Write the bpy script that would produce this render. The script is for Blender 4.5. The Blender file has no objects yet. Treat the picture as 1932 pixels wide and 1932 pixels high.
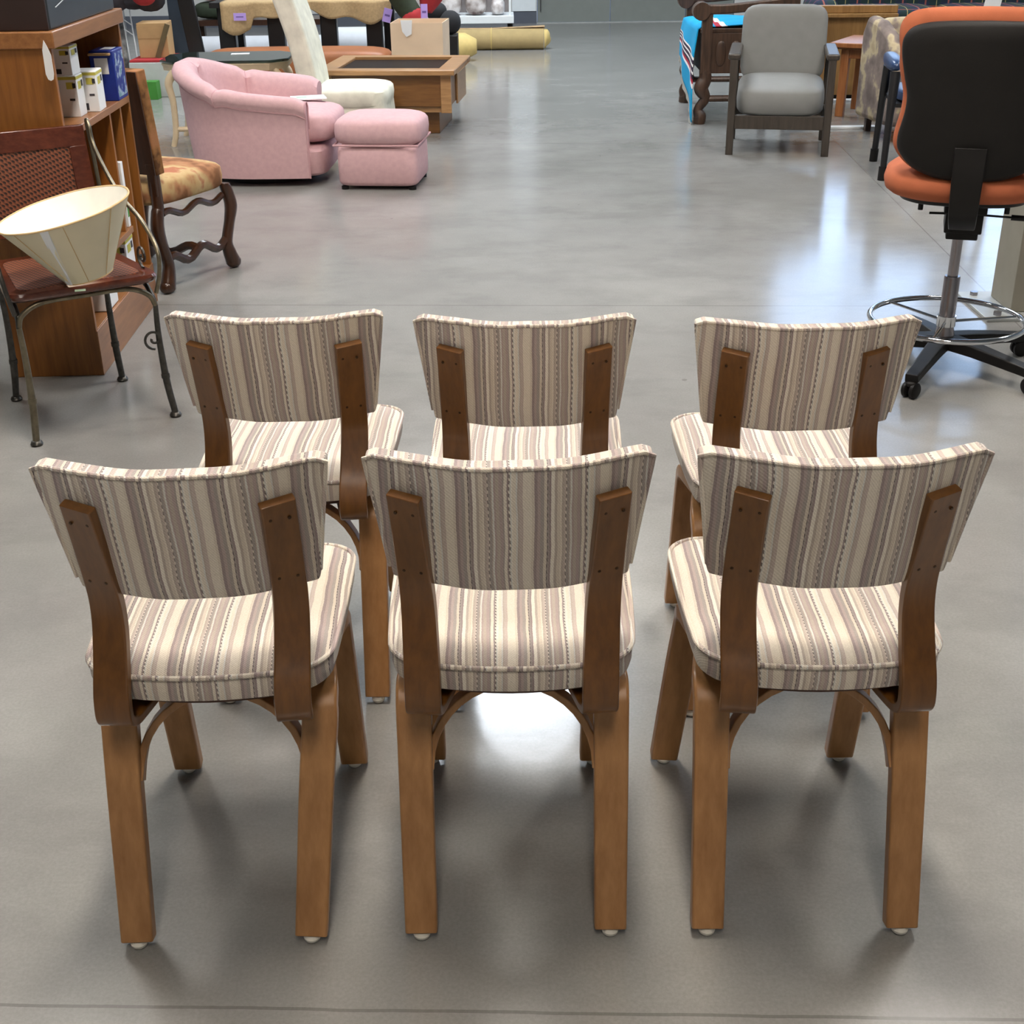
import bpy, bmesh, math, random
from mathutils import Vector, Matrix
random.seed(7)
PI = math.pi
COL = bpy.context.scene.collection

# ------------------------------------------------------------------ materials
def srgb(r, g, b):
    def f(c):
        c /= 255.0
        return c / 12.92 if c <= 0.04045 else ((c + 0.055) / 1.055) ** 2.4
    return (f(r), f(g), f(b), 1.0)

class NT:
    """small node-tree helper"""
    def __init__(self, name):
        self.m = bpy.data.materials.new(name)
        self.m.use_nodes = True
        self.t = self.m.node_tree
        self.b = self.t.nodes['Principled BSDF']
        self.tc = None
    def n(self, typ, **kw):
        nd = self.t.nodes.new(typ)
        for k, v in kw.items():
            if k in nd.inputs:
                nd.inputs[k].default_value = v
            else:
                setattr(nd, k, v)
        return nd
    def l(self, a, b):
        self.t.links.new(a, b)
    def coord(self, kind='Object'):
        if not self.tc:
            self.tc = self.n('ShaderNodeTexCoord')
        return self.tc.outputs[kind]
    def mapping(self, scale=(1, 1, 1), rot=(0, 0, 0), loc=(0, 0, 0), src=None):
        mp = self.n('ShaderNodeMapping')
        mp.inputs['Scale'].default_value = scale
        mp.inputs['Rotation'].default_value = rot
        mp.inputs['Location'].default_value = loc
        self.l(src or self.coord(), mp.inputs['Vector'])
        return mp.outputs['Vector']
    def noise(self, scale, detail=3, vec=None, rough=0.5, out='Fac'):
        nd = self.n('ShaderNodeTexNoise')
        nd.inputs['Scale'].default_value = scale
        nd.inputs['Detail'].default_value = detail
        nd.inputs['Roughness'].default_value = rough
        self.l(vec or self.coord(), nd.inputs['Vector'])
        return nd.outputs[out]
    def ramp(self, fac, stops, mode='LINEAR'):
        nd = self.n('ShaderNodeValToRGB')
        cr = nd.color_ramp
        cr.interpolation = mode
        while len(cr.elements) < len(stops):
            cr.elements.new(0.5)
        for e, (p, c) in zip(cr.elements, stops):
            e.position = p
            e.color = c
        if fac is not None:
            self.l(fac, nd.inputs['Fac'])
        return nd.outputs['Color']
    def math(self, op, a, b=None, c=None):
        nd = self.n('ShaderNodeMath', operation=op)
        for i, v in enumerate((a, b, c)):
            if v is None:
                continue
            if isinstance(v, (int, float)):
                nd.inputs[i].default_value = v
            else:
                self.l(v, nd.inputs[i])
        return nd.outputs[0]
    def mix(self, fac, a, b, mode='MIX'):
        nd = self.n('ShaderNodeMix', data_type='RGBA', blend_type=mode)
        for i, v in ((0, fac), (6, a), (7, b)):
            if isinstance(v, (int, float)):
                nd.inputs[i].default_value = v
            elif isinstance(v, tuple):
                nd.inputs[i].default_value = v
            else:
                self.l(v, nd.inputs[i])
        return nd.outputs[2]
    def bump(self, h, strength=0.3, dist=0.002):
        nd = self.n('ShaderNodeBump')
        nd.inputs['Strength'].default_value = strength
        nd.inputs['Distance'].default_value = dist
        self.l(h, nd.inputs['Height'])
        self.l(nd.outputs[0], self.b.inputs['Normal'])
    def set(self, **kw):
        for k, v in kw.items():
            self.b.inputs[k.replace('_', ' ')].default_value = v
        return self

def scale_c(c, k):
    return (min(1, c[0] * k), min(1, c[1] * k), min(1, c[2] * k), 1)

def plain(name, c, rough=0.5, metal=0.0, var=0.12, nscale=14, bump=0.0, bscale=200, spec=None, emit=None):
    t = NT(name)
    f = t.noise(nscale, 4)
    col = t.ramp(f, [(0.3, scale_c(c, 1 - var)), (0.7, scale_c(c, 1 + var))])
    t.l(col, t.b.inputs['Base Color'])
    t.set(Roughness=rough, Metallic=metal)
    if spec is not None:
        t.b.inputs['Specular IOR Level'].default_value = spec
    if bump:
        t.bump(t.noise(bscale, 2), bump, 0.002)
    return t.m

def wood(name, dark, light, axis='Z', rough=0.35, scale=1.0, coat=0.0, spec=0.5):
    t = NT(name)
    s = {'X': (0.09, 1, 1), 'Y': (1, 0.09, 1), 'Z': (1, 1, 0.09)}[axis]
    v = t.mapping(scale=tuple(k * scale for k in s))
    n1 = t.noise(60, 5, v, 0.6)
    n2 = t.noise(3.0, 3, None, 0.5)
    a = t.ramp(n1, [(0.25, dark), (0.75, light)])
    b = t.ramp(n2, [(0.3, (0.80, 0.78, 0.76, 1)), (0.7, (1.0, 1.0, 1.0, 1))])
    c = t.mix(1.0, a, b, 'MULTIPLY')
    t.l(c, t.b.inputs['Base Color'])
    t.set(Roughness=rough)
    t.b.inputs['Coat Weight'].default_value = coat
    t.b.inputs['Coat Roughness'].default_value = 0.2
    t.b.inputs['Specular IOR Level'].default_value = spec
    t.bump(n1, 0.08, 0.001)
    return t.m

def stripe_fabric(name, seed):
    rng = random.Random(seed)
    pal = [((228, 220, 206), 3), ((216, 206, 192), 3), ((190, 178, 168), 2.6), ((182, 166, 162), 2.4), ((198, 184, 176), 2),
           ((170, 162, 157), 2), ((218, 218, 213), 1.8), ((236, 230, 218), 2.2), ((160, 146, 145), 1.2)]
    t = NT(name)
    period = 0.104
    n_st = 32
    w = [rng.uniform(0.45, 1.5) for _ in range(n_st)]
    tot = sum(w)
    pos, p, mask = [], 0, []
    last = None
    for i in range(n_st):
        while True:
            c = rng.choices([q[0] for q in pal], [q[1] for q in pal])[0]
            if c != last:
                break
        last = c
        dash = i in (5, 14, 24)
        if dash:
            w[i] = 0.45
        pos.append((p / tot, srgb(*c)))
        mask.append((p / tot, (1, 1, 1, 1) if dash else (0, 0, 0, 1)))
        p += w[i]
    info = t.n('ShaderNodeObjectInfo')
    sep = t.n('ShaderNodeSeparateXYZ')
    t.l(t.coord(), sep.inputs[0])
    wob = t.noise(9, 2)
    x = t.math('ADD', sep.outputs[0], t.math('MULTIPLY', t.math('SUBTRACT', wob, 0.5), 0.009))
    fuzz = t.noise(420, 1)
    x = t.math('ADD', x, t.math('MULTIPLY', t.math('SUBTRACT', fuzz, 0.5), 0.0014))
    x = t.math('ADD', x, t.math('MULTIPLY', info.outputs['Random'], 0.11))
    fr = t.math('FRACT', t.math('MULTIPLY', x, 1 / period))
    col = t.ramp(fr, pos, 'CONSTANT')
    msk = t.ramp(fr, mask, 'CONSTANT')
    yz = t.math('ADD', sep.outputs[1], sep.outputs[2])
    ph = t.math('ADD', t.math('MULTIPLY', yz, 2 * PI / 0.0085), t.math('MULTIPLY', sep.outputs[0], 700.0))
    dash = t.math('GREATER_THAN', t.math('SINE', ph), -0.2)
    dk = t.math('MULTIPLY', dash, msk)
    col = t.mix(t.math('MULTIPLY', dk, 0.8), col, srgb(84, 76, 80))
    # twill weave
    tw = t.math('SINE', t.math('ADD', t.math('MULTIPLY', yz, 2 * PI / 0.0042), t.math('MULTIPLY', sep.outputs[0], 1500.0)))
    tw01 = t.math('MULTIPLY_ADD', tw, 0.5, 0.5)
    col = t.mix(t.math('MULTIPLY', tw01, 0.16), col, srgb(120, 108, 98), 'MULTIPLY')
    spk = t.ramp(t.noise(700, 2), [(0.35, (0.86, 0.85, 0.84, 1)), (0.65, (1, 1, 1, 1))])
    col = t.mix(1.0, col, spk, 'MULTIPLY')
    age = t.ramp(t.noise(6, 3), [(0.3, (0.93, 0.91, 0.87, 1)), (0.7, (1, 1, 1, 1))])
    col = t.mix(1.0, col, age, 'MULTIPLY')
    t.l(col, t.b.inputs['Base Color'])
    t.set(Roughness=0.92)
    t.b.inputs['Specular IOR Level'].default_value = 0.15
    t.b.inputs['Sheen Weight'].default_value = 0.15
    t.bump(t.math('ADD', t.math('MULTIPLY', tw01, 0.5), t.noise(300, 2)), 0.35, 0.0012)
    return t.m

def floor_mat():
    t = NT('polished_concrete')
    P = t.coord('Object')
    big = t.noise(0.55, 5, P, 0.55)
    mid = t.noise(4.0, 6, P, 0.62)
    fine = t.noise(160, 3, P, 0.7)
    c1 = t.ramp(big, [(0.3, srgb(130, 129, 126)), (0.7, srgb(155, 154, 151))])
    c2 = t.ramp(mid, [(0.3, (0.88, 0.88, 0.88, 1)), (0.68, (1, 1, 1, 1))])
    c3 = t.ramp(fine, [(0.35, (0.88, 0.88, 0.87, 1)), (0.65, (1, 1, 1, 1))])
    c = t.mix(1, t.mix(1, c1, c2, 'MULTIPLY'), c3, 'MULTIPLY')
    sep = t.n('ShaderNodeSeparateXYZ')
    t.l(P, sep.inputs[0])
    X, Y = sep.outputs[0], sep.outputs[1]
    jit = t.math('MULTIPLY', t.math('SUBTRACT', t.noise(6, 3, P), 0.5), 0.006)
    def line(a, b, c0, wdt):       # |a x + b y - c| < w
        d = t.math('ABSOLUTE', t.math('SUBTRACT', t.math('ADD', t.math('ADD', t.math('MULTIPLY', X, a), t.math('MULTIPLY', Y, b)), jit), c0))
        return t.math('LESS_THAN', d, wdt)
    s = line(0.052, 1, 4.93, 0.0035)
    for q in ((0.036, 1, 1.36, 0.003), (0.05, 1, 8.6, 0.003), (0.05, 1, 12.4, 0.004), (1, -0.06, 1.63, 0.003), (1, -0.06, -4.2, 0.004), (1, -0.06, 7.4, 0.004)):
        s = t.math('MAXIMUM', s, line(*q))
    c = t.mix(t.math('MULTIPLY', s, 0.42), c, srgb(70, 66, 62))
    scuff = t.ramp(t.noise(1.7, 8, t.mapping(scale=(1, 1.6, 1), loc=(3, 1, 0)), 0.68), [(0.40, (0.90, 0.90, 0.90, 1)), (0.50, (1, 1, 1, 1)), (0.62, (1.0, 1.0, 1.0, 1)), (0.72, (0.93, 0.925, 0.92, 1))])
    c = t.mix(1.0, c, scuff, 'MULTIPLY')
    vor = t.n('ShaderNodeTexVoronoi')
    vor.inputs['Scale'].default_value = 2.3
    t.l(P, vor.inputs['Vector'])
    spot = t.math('LESS_THAN', t.math('ADD', vor.outputs['Distance'], t.math('MULTIPLY', t.noise(45, 2, P), 0.05)), 0.045)
    c = t.mix(t.math('MULTIPLY', spot, 0.35), c, srgb(70, 64, 58))
    t.l(c, t.b.inputs['Base Color'])
    rr = t.n('ShaderNodeMapRange')
    rr.inputs['To Min'].default_value = 0.10
    rr.inputs['To Max'].default_value = 0.23
    t.l(mid, rr.inputs['Value'])
    t.l(rr.outputs[0], t.b.inputs['Roughness'])
    t.b.inputs['Specular IOR Level'].default_value = 0.55
    t.bump(t.noise(38, 3, P), 0.10, 0.0012)
    return t.m

# ------------------------------------------------------------------ mesh builder
def V(*a):
    return Vector(a)

def spline(pts, n=8, closed=False):
    """Catmull-Rom through pts"""
    P = [Vector(p) for p in pts]
    out = []
    N = len(P)
    rng = range(N) if closed else range(N - 1)
    for i in rng:
        if closed:
            a, b, c, d = P[i - 1], P[i], P[(i + 1) % N], P[(i + 2) % N]
        else:
            b, c = P[i], P[i + 1]
            a = P[i - 1] if i else b + (b - c)
            d = P[i + 2] if i + 2 < N else c + (c - b)
        for k in range(n):
            s = k / n
            out.append(0.5 * ((2 * b) + (c - a) * s + (2 * a - 5 * b + 4 * c - d) * s * s + (3 * b - a - 3 * c + d) * s ** 3))
    if not closed:
        out.append(P[-1])
    return out

class MB:
    def __init__(self):
        self.v, self.f = [], []
    def add(self, vs, fs):
        o = len(self.v)
        self.v += [Vector(p) for p in vs]
        self.f += [tuple(i + o for i in q) for q in fs]
        return self
    def box(self, c, s, rz=0.0, rx=0.0, ry=0.0):
        M = Matrix.Rotation(rz, 3, 'Z') @ Matrix.Rotation(ry, 3, 'Y') @ Matrix.Rotation(rx, 3, 'X')
        vs = [Vector(c) + M @ V(s[0] / 2 * a, s[1] / 2 * b, s[2] / 2 * d) for a in (-1, 1) for b in (-1, 1) for d in (-1, 1)]
        return self.add(vs, [(0, 1, 3, 2), (4, 6, 7, 5), (0, 4, 5, 1), (2, 3, 7, 6), (0, 2, 6, 4), (1, 5, 7, 3)])
    def bx(self, x0, x1, y0, y1, z0, z1):
        return self.box(((x0 + x1) / 2, (y0 + y1) / 2, (z0 + z1) / 2), (x1 - x0, y1 - y0, z1 - z0))
    def loft(self, rings, closed=True, caps=True):
        n = len(rings[0])
        o = len(self.v)
        for r in rings:
            self.v += [Vector(p) for p in r]
        for i in range(len(rings) - 1):
            for j in range(n if closed else n - 1):
                k = (j + 1) % n
                self.f.append((o + i * n + j, o + i * n + k, o + (i + 1) * n + k, o + (i + 1) * n + j))
        if caps and closed:
            self.f.append(tuple(o + j for j in range(n))[::-1])
            self.f.append(tuple(o + (len(rings) - 1) * n + j for j in range(n)))
        return self
    def tube(self, pts, r, n=10, closed=False):
        P = [Vector(p) for p in pts]
        if not isinstance(r, (list, tuple)):
            r = [r] * len(P)
        elif len(r) != len(P):
            k = len(r) - 1
            rr = []
            for i in range(len(P)):
                s = i / (len(P) - 1) * k
                a = min(int(s), k - 1)
                rr.append(r[a] + (r[a + 1] - r[a]) * (s - a))
            r = rr
        rings = []
        up = None
        N = len(P)
        for i, p in enumerate(P):
            if closed:
                tg = P[(i + 1) % N] - P[i - 1]
            else:
                tg = P[min(i + 1, N - 1)] - P[max(i - 1, 0)]
            if tg.length < 1e-9:
                tg = V(0, 0, 1)
            tg.normalize()
            if up is None:
                up = V(0, 0, 1) if abs(tg.z) < 0.9 else V(1, 0, 0)
            up = (up - tg * up.dot(tg)).normalized()
            sd = tg.cross(up)
            rings.append([p + (up * math.cos(2 * PI * j / n) + sd * math.sin(2 * PI * j / n)) * r[i] for j in range(n)])
        if closed:
            rings.append(rings[0])
            return self.loft(rings, True, False)
        return self.loft(rings)
    def strip(self, pts, wdir, w, t):
        """rectangular bar swept along pts; wdir(s) gives the width direction"""
        P = [Vector(p) for p in pts]
        rings = []
        N = len(P)
        for i, p in enumerate(P):
            tg = (P[min(i + 1, N - 1)] - P[max(i - 1, 0)]).normalized()
            s = i / (N - 1)
            wd = Vector(wdir(s)) if callable(wdir) else Vector(wdir)
            wd = (wd - tg * wd.dot(tg)).normalized()
            td = tg.cross(wd)
            ww = w(s) if callable(w) else w
            tt = t(s) if callable(t) else t
            q = min(tt, ww) * 0.10
            a, b = ww / 2, tt / 2
            rings.append([p + wd * x + td * y for x, y in ((a - q, b), (a, b - q), (a, -b + q), (a - q, -b), (-a + q, -b), (-a, -b + q), (-a, b - q), (-a + q, b))])
        return self.loft(rings)
    def lathe(self, prof, c=(0, 0, 0), n=24, M=None):
        rings = []
        for r, z in prof:
            ring = []
            for j in range(n):
                p = V(max(r, 1e-5) * math.cos(2 * PI * j / n), max(r, 1e-5) * math.sin(2 * PI * j / n), z)
                if M is not None:
                    p = M @ p
                ring.append(p + Vector(c))
            rings.append(ring)
        return self.loft(rings)
    def prism(self, poly, o, u, w, d):
        """poly of (a,b) in plane u,w extruded by vector d"""
        o, u, w, d = map(Vector, (o, u, w, d))
        r0 = [o + u * a + w * b for a, b in poly]
        r1 = [p + d for p in r0]
        return self.loft([r0, r1])
    def pillow(self, c, s, p=3.2, nu=22, nv=12, rz=0.0, crown=0.0, M=None):
        """rounded box (superellipsoid)"""
        def sp(v, e):
            return math.copysign(abs(v) ** e, v)
        e = 2.0 / p
        R = Matrix.Rotation(rz, 3, 'Z')
        if M is not None:
            R = M
        rings = []
        for i in range(nv + 1):
            ph = -PI / 2 + PI * i / nv
            ring = []
            for j in range(nu * 2):
                th = PI * j / nu
                x = sp(math.cos(ph), e) * sp(math.cos(th), e)
                y = sp(math.cos(ph), e) * sp(math.sin(th), e)
                z = sp(math.sin(ph), e)
                q = V(x * s[0] / 2, y * s[1] / 2, z * s[2] / 2)
                if crown and z > 0:
                    q.z += crown * (1 - x * x) * (1 - y * y)
                ring.append(Vector(c) + R @ q)
            rings.append(ring)
        return self.loft(rings)
    def build(self, name, m, parent=None, smooth=True, bevel=0.0, sub=0, seg=2, loc=None):
        me = bpy.data.meshes.new(name)
        me.from_pydata([tuple(p) for p in self.v], [], self.f)
        bm = bmesh.new()
        bm.from_mesh(me)
        bmesh.ops.remove_doubles(bm, verts=bm.verts, dist=1e-6)
        bmesh.ops.recalc_face_normals(bm, faces=bm.faces)
        bm.to_mesh(me)
        bm.free()
        me.materials.append(m)
        o = bpy.data.objects.new(name, me)
        COL.objects.link(o)
        if parent is not None:
            o.parent = parent
        if loc is not None:
            o.location = loc
        if bevel:
            b = o.modifiers.new('bevel', 'BEVEL')
            b.width = bevel
            b.segments = seg
            b.limit_method = 'ANGLE'
            b.angle_limit = math.radians(40)
        if sub:
            s = o.modifiers.new('sub', 'SUBSURF')
            s.levels = s.render_levels = sub
        if smooth:
            for p in me.polygons:
                p.use_smooth = True
            try:
                me.set_sharp_from_angle(angle=math.radians(42))
            except Exception:
                pass
        return o

def thing(name, label, cat, loc=(0, 0, 0), rz=0.0, group=None):
    o = bpy.data.objects.new(name, None)
    o.empty_display_size = 0.05
    COL.objects.link(o)
    o.location = loc
    o.rotation_euler = (0, 0, rz)
    o['label'] = label
    o['category'] = cat
    if group:
        o['group'] = group
    return o

def tag(o, label, cat, group=None, kind=None):
    o['label'] = label
    o['category'] = cat
    if group:
        o['group'] = group
    if kind:
        o['kind'] = kind
    return o

def struct(name, mb, m, **kw):
    o = mb.build(name, m, **kw)
    o['kind'] = 'structure'
    return o

def text(name, body, size, m, parent, loc, rot, extrude=0.0003, align='CENTER'):
    cu = bpy.data.curves.new(name, 'FONT')
    cu.body = body
    cu.size = size
    cu.extrude = extrude
    cu.align_x = align
    cu.align_y = 'CENTER'
    cu.materials.append(m)
    o = bpy.data.objects.new(name, cu)
    COL.objects.link(o)
    o.parent = parent
    o.location = loc
    o.rotation_euler = rot
    return o

# ------------------------------------------------------------------ palette
M_FAB = stripe_fabric('striped_wool', 5)
M_WELT = plain('welt_cord', srgb(206, 192, 172), 0.9, var=0.18, nscale=160, bump=0.4, bscale=500)
M_SLAT = wood('dark_maple_slat', srgb(92, 57, 22), srgb(126, 83, 36), 'Z', 0.33, coat=0.25)
M_LEG = wood('honey_maple_leg', srgb(154, 108, 62), srgb(186, 138, 88), 'Z', 0.42, coat=0.1)
M_GLIDE = plain('nylon_glide', srgb(222, 218, 206), 0.35)
M_PLY = plain('dark_plywood', srgb(66, 36, 18), 0.6)
M_SCREW = plain('steel_screw', srgb(70, 52, 36), 0.4, 0.8)

# ------------------------------------------------------------------ camera
cam = bpy.data.cameras.new('camera')
cam.sensor_width = 36.0
cam.sensor_fit = 'HORIZONTAL'
cam.lens = 2405.8 / 1932 * 36.0
cam.clip_start = 0.05
cam.clip_end = 100
camo = bpy.data.objects.new('camera', cam)
COL.objects.link(camo)
th, rl = math.radians(25.822), math.radians(-0.760)
R0, D0, F0 = V(1, 0, 0), V(0, -math.sin(th), -math.cos(th)), V(0, math.cos(th), -math.sin(th))
Rr = R0 * math.cos(rl) - D0 * math.sin(rl)
Dr = R0 * math.sin(rl) + D0 * math.cos(rl)
mw = Matrix(((Rr.x, -Dr.x, -F0.x, 0), (Rr.y, -Dr.y, -F0.y, 0), (Rr.z, -Dr.z, -F0.z, 1.4714), (0, 0, 0, 1)))
camo.matrix_world = mw
bpy.context.scene.camera = camo

# ------------------------------------------------------------------ six striped bentwood chairs
def back_y(x, z):
    """back face of the curved backrest, chair space"""
    k = (0.80 - z) / 0.209
    corner = 0.0547 + 0.036 * k
    half = 0.1957 - 0.0267 * k
    sag = 0.063 - 0.013 * k
    return corner - sag * (1 - (x / half) ** 2)

def make_chair(label, loc, rz, feet=None, top=(0, 0)):
    f = dict(rl=(-0.151, 0.0), rr=(0.151, 0.0), fl=(-0.1546, 0.444), fr=(0.1546, 0.444))
    f.update(feet or {})
    t = thing('dining_chair', label, 'chair', (loc[0], loc[1], 0), math.radians(rz), 'six striped bentwood dining chairs')
    # backrest
    nu, nv, T = 26, 10, 0.044
    def pt(i, j, d):
        v = j / nv
        z = 0.592 + 0.208 * v
        u = -1 + 2 * i / nu
        half = 0.1957 - 0.0267 * (1 - v)
        x = u * half
        # soft corners, slightly puffed faces
        e = max(0.0, abs(u) - 0.90) / 0.10
        zz = z
        if v > 0.5:
            zz -= 0.008 * e * e * (v - 0.5) * 2
        zz += 0.002 * math.sin(u * 9 + 1) * (1 if 0 < j < nv else 0.4)
        y = back_y(x, z)
        puff = (1 - u ** 6) * (1 - (2 * v - 1) ** 6)
        if d == 0:
            y -= 0.003 * puff
        else:
            y += T - 0.010 * (1 - puff)
        return V(x, y, zz)
    mb = MB()
    vs, idx = [], {}
    for d in (0, 1):
        for i in range(nu + 1):
            for j in range(nv + 1):
                idx[i, j, d] = len(vs)
                vs.append(pt(i, j, d))
    fs = []
    for i in range(nu):
        for j in range(nv):
            for d in (0, 1):
                fs.append((idx[i, j, d], idx[i + 1, j, d], idx[i + 1, j + 1, d], idx[i, j + 1, d]))
        for j in (0, nv):
            fs.append((idx[i, j, 0], idx[i + 1, j, 0], idx[i + 1, j, 1], idx[i, j, 1]))
    for j in range(nv):
        for i in (0, nu):
            fs.append((idx[i, j, 0], idx[i, j + 1, 0], idx[i, j + 1, 1], idx[i, j, 1]))
    mb.add(vs, fs)
    br = mb.build('backrest', M_FAB, t, bevel=0.005, seg=3)
    edge = [pt(i, nv, 0) for i in range(0, nu + 1)]
    edge = [pt(0, j, 0) for j in range(1, nv)] + edge + [pt(nu, j, 0) for j in range(nv - 1, 0, -1)]
    edge = [p + V(0, 0.001, -0.0005) for p in edge]
    MB().tube(edge, 0.0034, 8).build('piping', M_FAB, br)
    # seat
    def outline(inset=0.0):
        pts = []
        hw_r, hw_f = 0.180 - inset, 0.189 - inset
        y0, y1 = 0.022 + inset, 0.428 - inset
        rr, rf = 0.075, 0.06
        def arc(cx, cy, r, a0, a1, n=8):
            for k in range(n + 1):
                a = a0 + (a1 - a0) * k / n
                pts.append((cx + r * math.cos(a), cy + r * math.sin(a)))
        for k in range(7):                                  # rear edge, bowed towards the back
            s = -1 + 2 * k / 6
            pts.append((s * (hw_r - rr) * 0.86, y0 + 0.007 * s * s))
        arc(hw_r - rr, y0 + 0.010 + rr, rr, -PI / 2, 0)
        for k in range(1, 6):
            s = k / 6
            pts.append((hw_r + (hw_f - hw_r) * math.sin(s * PI / 2), y0 + rr + (y1 - rf - y0 - rr) * s))
        arc(hw_f - rf, y1 - rf, rf, 0, PI / 2)
        for k in range(1, 6):
            s = 1 - 2 * k / 6
            pts.append((s * (hw_f - rf), y1 + 0.004 * (1 - s * s)))
        arc(-hw_f + rf, y1 - rf, rf, PI / 2, PI)
        for k in range(1, 6):
            s = 1 - k / 6
            pts.append((-(hw_r + (hw_f - hw_r) * math.sin(s * PI / 2)), y0 + rr + (y1 - rf - y0 - rr) * s))
        arc(-hw_r + rr, y0 + 0.010 + rr, rr, PI, 1.5 * PI)
        return pts
    rings = []
    for ins, z in ((0.010, 0.431), (0.003, 0.435), (0.0, 0.45), (0.0, 0.466), (0.001, 0.474), (0.006, 0.479), (0.016, 0.4845), (0.032, 0.4895), (0.055, 0.4935), (0.085, 0.496), (0.12, 0.4975), (0.155, 0.498)):
        if ins <= 0.055:
            ring = outline(ins)
            last_o = ring
            last_i = ins
        else:
            k = (0.185 - ins) / (0.185 - last_i)
            ring = [(a * k, 0.225 + (b - 0.225) * k) for a, b in last_o]
        rings.append([V(a, b, z) for a, b in ring])
    st = MB().loft(rings).build('seat', M_FAB, t)
    MB().tube([V(a, b, 0.4755) for a, b in outline(-0.0005)], 0.0038, 8, closed=True).build('piping', M_FAB, st)
    MB().loft([[V(a, b, 0.419) for a, b in outline(0.022)], [V(a, b, 0.4315) for a, b in outline(0.018)]]).build('seat_board', M_PLY, t)
    # two bent back slats
    for s, dx in ((-1, top[0]), (1, top[1])):
        path = [(0.0195, 0.752), (0.0385, 0.69), (0.056, 0.63), (0.0655, 0.585), (0.061, 0.545), (0.040, 0.50), (0.019, 0.465), (0.010, 0.44), (0.012, 0.418), (0.030, 0.405), (0.06, 0.4035), (0.10, 0.4045), (0.15, 0.407)]
        pts = []
        for k, (y, z) in enumerate(path):
            g = max(0.0, min(1.0, (z - 0.45) / 0.30))
            x = s * (0.127 + 0.004 * g) + dx * g
            if z < 0.41 and y > 0.02:
                x -= s * 0.25 * (y - 0.02)
            pts.append(V(x, y - 0.001, z))
        sp = spline(pts, 5)
        def wd(q, s=s):
            a = math.radians(20 * max(0, 1 - q * 1.6) + 5)
            return (math.cos(a), s * math.sin(a), 0)
        sl = MB().strip(sp, wd, lambda q: 0.049 + 0.003 * min(1, q * 2), 0.015).build('back_slat', M_SLAT, t, bevel=0.0015)
        for zz, yy in ((0.727, 0.0268), (0.622, 0.0585)):
            for sx in (-0.013, 0.013):
                g = (zz - 0.45) / 0.30
                a = math.radians(19)
                c = V(s * (0.127 + 0.004 * g) + dx * g + sx * math.cos(a), yy - 0.001 + s * sx * math.sin(a), zz)
                nrm = V(s * math.sin(a), -math.cos(a), -0.28).normalized()
                q = nrm.to_track_quat('Z', 'Y').to_matrix()
                MB().lathe([(0.0, 0.0), (0.0026, 0.0), (0.0024, 0.0012), (0.0, 0.0016)], c + nrm * 0.0072, 10, q).build('screw', M_SCREW, sl)
    # legs with glides
    for key, (fx, fy) in f.items():
        s = -1 if key[1] == 'l' else 1
        rear = key[0] == 'r'
        tx = 0.150 * s
        if rear:
            path = [V(fx, fy, 0.014), V(fx + (tx - fx) * .33, fy + (0.095 - fy) * .33, 0.13), V(fx + (tx - fx) * .66, fy + (0.095 - fy) * .66, 0.245), V(tx, 0.093, 0.345), V(tx, 0.103, 0.370), V(tx, 0.125, 0.386), V(tx * .97, 0.16, 0.3895), V(tx * .9, 0.215, 0.3895)]
        else:
            path = [V(fx, fy, 0.014), V(fx + (tx - fx) * .33, fy + (0.365 - fy) * .33, 0.13), V(fx + (tx - fx) * .66, fy + (0.365 - fy) * .66, 0.245), V(tx, 0.367, 0.345), V(tx, 0.357, 0.370), V(tx, 0.335, 0.386), V(tx * .97, 0.30, 0.3895), V(tx * .9, 0.245, 0.3895)]
        lg = MB().strip(spline(path, 5), (1, 0, 0), lambda q: 0.050 + 0.004 * min(1, q * 2), 0.027).build('leg', M_LEG, t, bevel=0.002)
        MB().lathe([(0.0, 0.0), (0.009, 0.0005), (0.0125, 0.004), (0.0135, 0.009), (0.010, 0.0145), (0, 0.0145)], (fx, fy, 0), 18).build('glide', M_GLIDE, lg)
    # arched braces and the block that ties them to the seat board
    for yb, yt in ((0.073, 0.112), (0.383, 0.345)):
        pts = []
        for k in range(19):
            a = PI * k / 18
            c = -math.cos(a)
            x = 0.1275 * c
            zz = 0.262 + 0.136 * math.sin(a)
            pts.append(V(x, yb + (yt - yb) * math.sin(a) ** 0.5, min(zz, 0.402)))
        MB().strip(pts, (0, 1, 0), 0.024, 0.012).build('arch_brace', M_LEG, t, bevel=0.001)
    MB().bx(-0.09, 0.09, 0.10, 0.36, 0.403, 0.4195).build('cleat', M_PLY, t, bevel=0.002)
    return t

make_chair('striped bentwood chair in the near row, leftmost, in front of the metal chair', (-0.4424, 1.5073), 1.79, dict(rl=(-0.148, 0.0), rr=(0.121, 0.0)))
make_chair('striped bentwood chair in the middle of the near row', (-0.0038, 1.5208), -0.35, dict(rl=(-0.146, -0.008), rr=(0.149, -0.003), fr=(0.147, 0.436)), (-0.009, 0.009))
make_chair('striped bentwood chair in the near row, rightmost, nearest the bottom right', (0.4477, 1.5138), -0.67, dict(fl=(-0.174, 0.44)), (0.004, -0.005))
make_chair('striped bentwood chair in the far row, leftmost, beside the metal chair', (-0.427, 2.1706), -1.07, None, (0, 0.006))
make_chair('striped bentwood chair in the middle of the far row', (0.025, 2.1303), -1.46)
make_chair('striped bentwood chair in the far row, rightmost, beside the drafting stool', (0.5216, 2.0935), -0.52, dict(rl=(-0.172, 0.012)), (0.002, -0.016))

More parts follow.
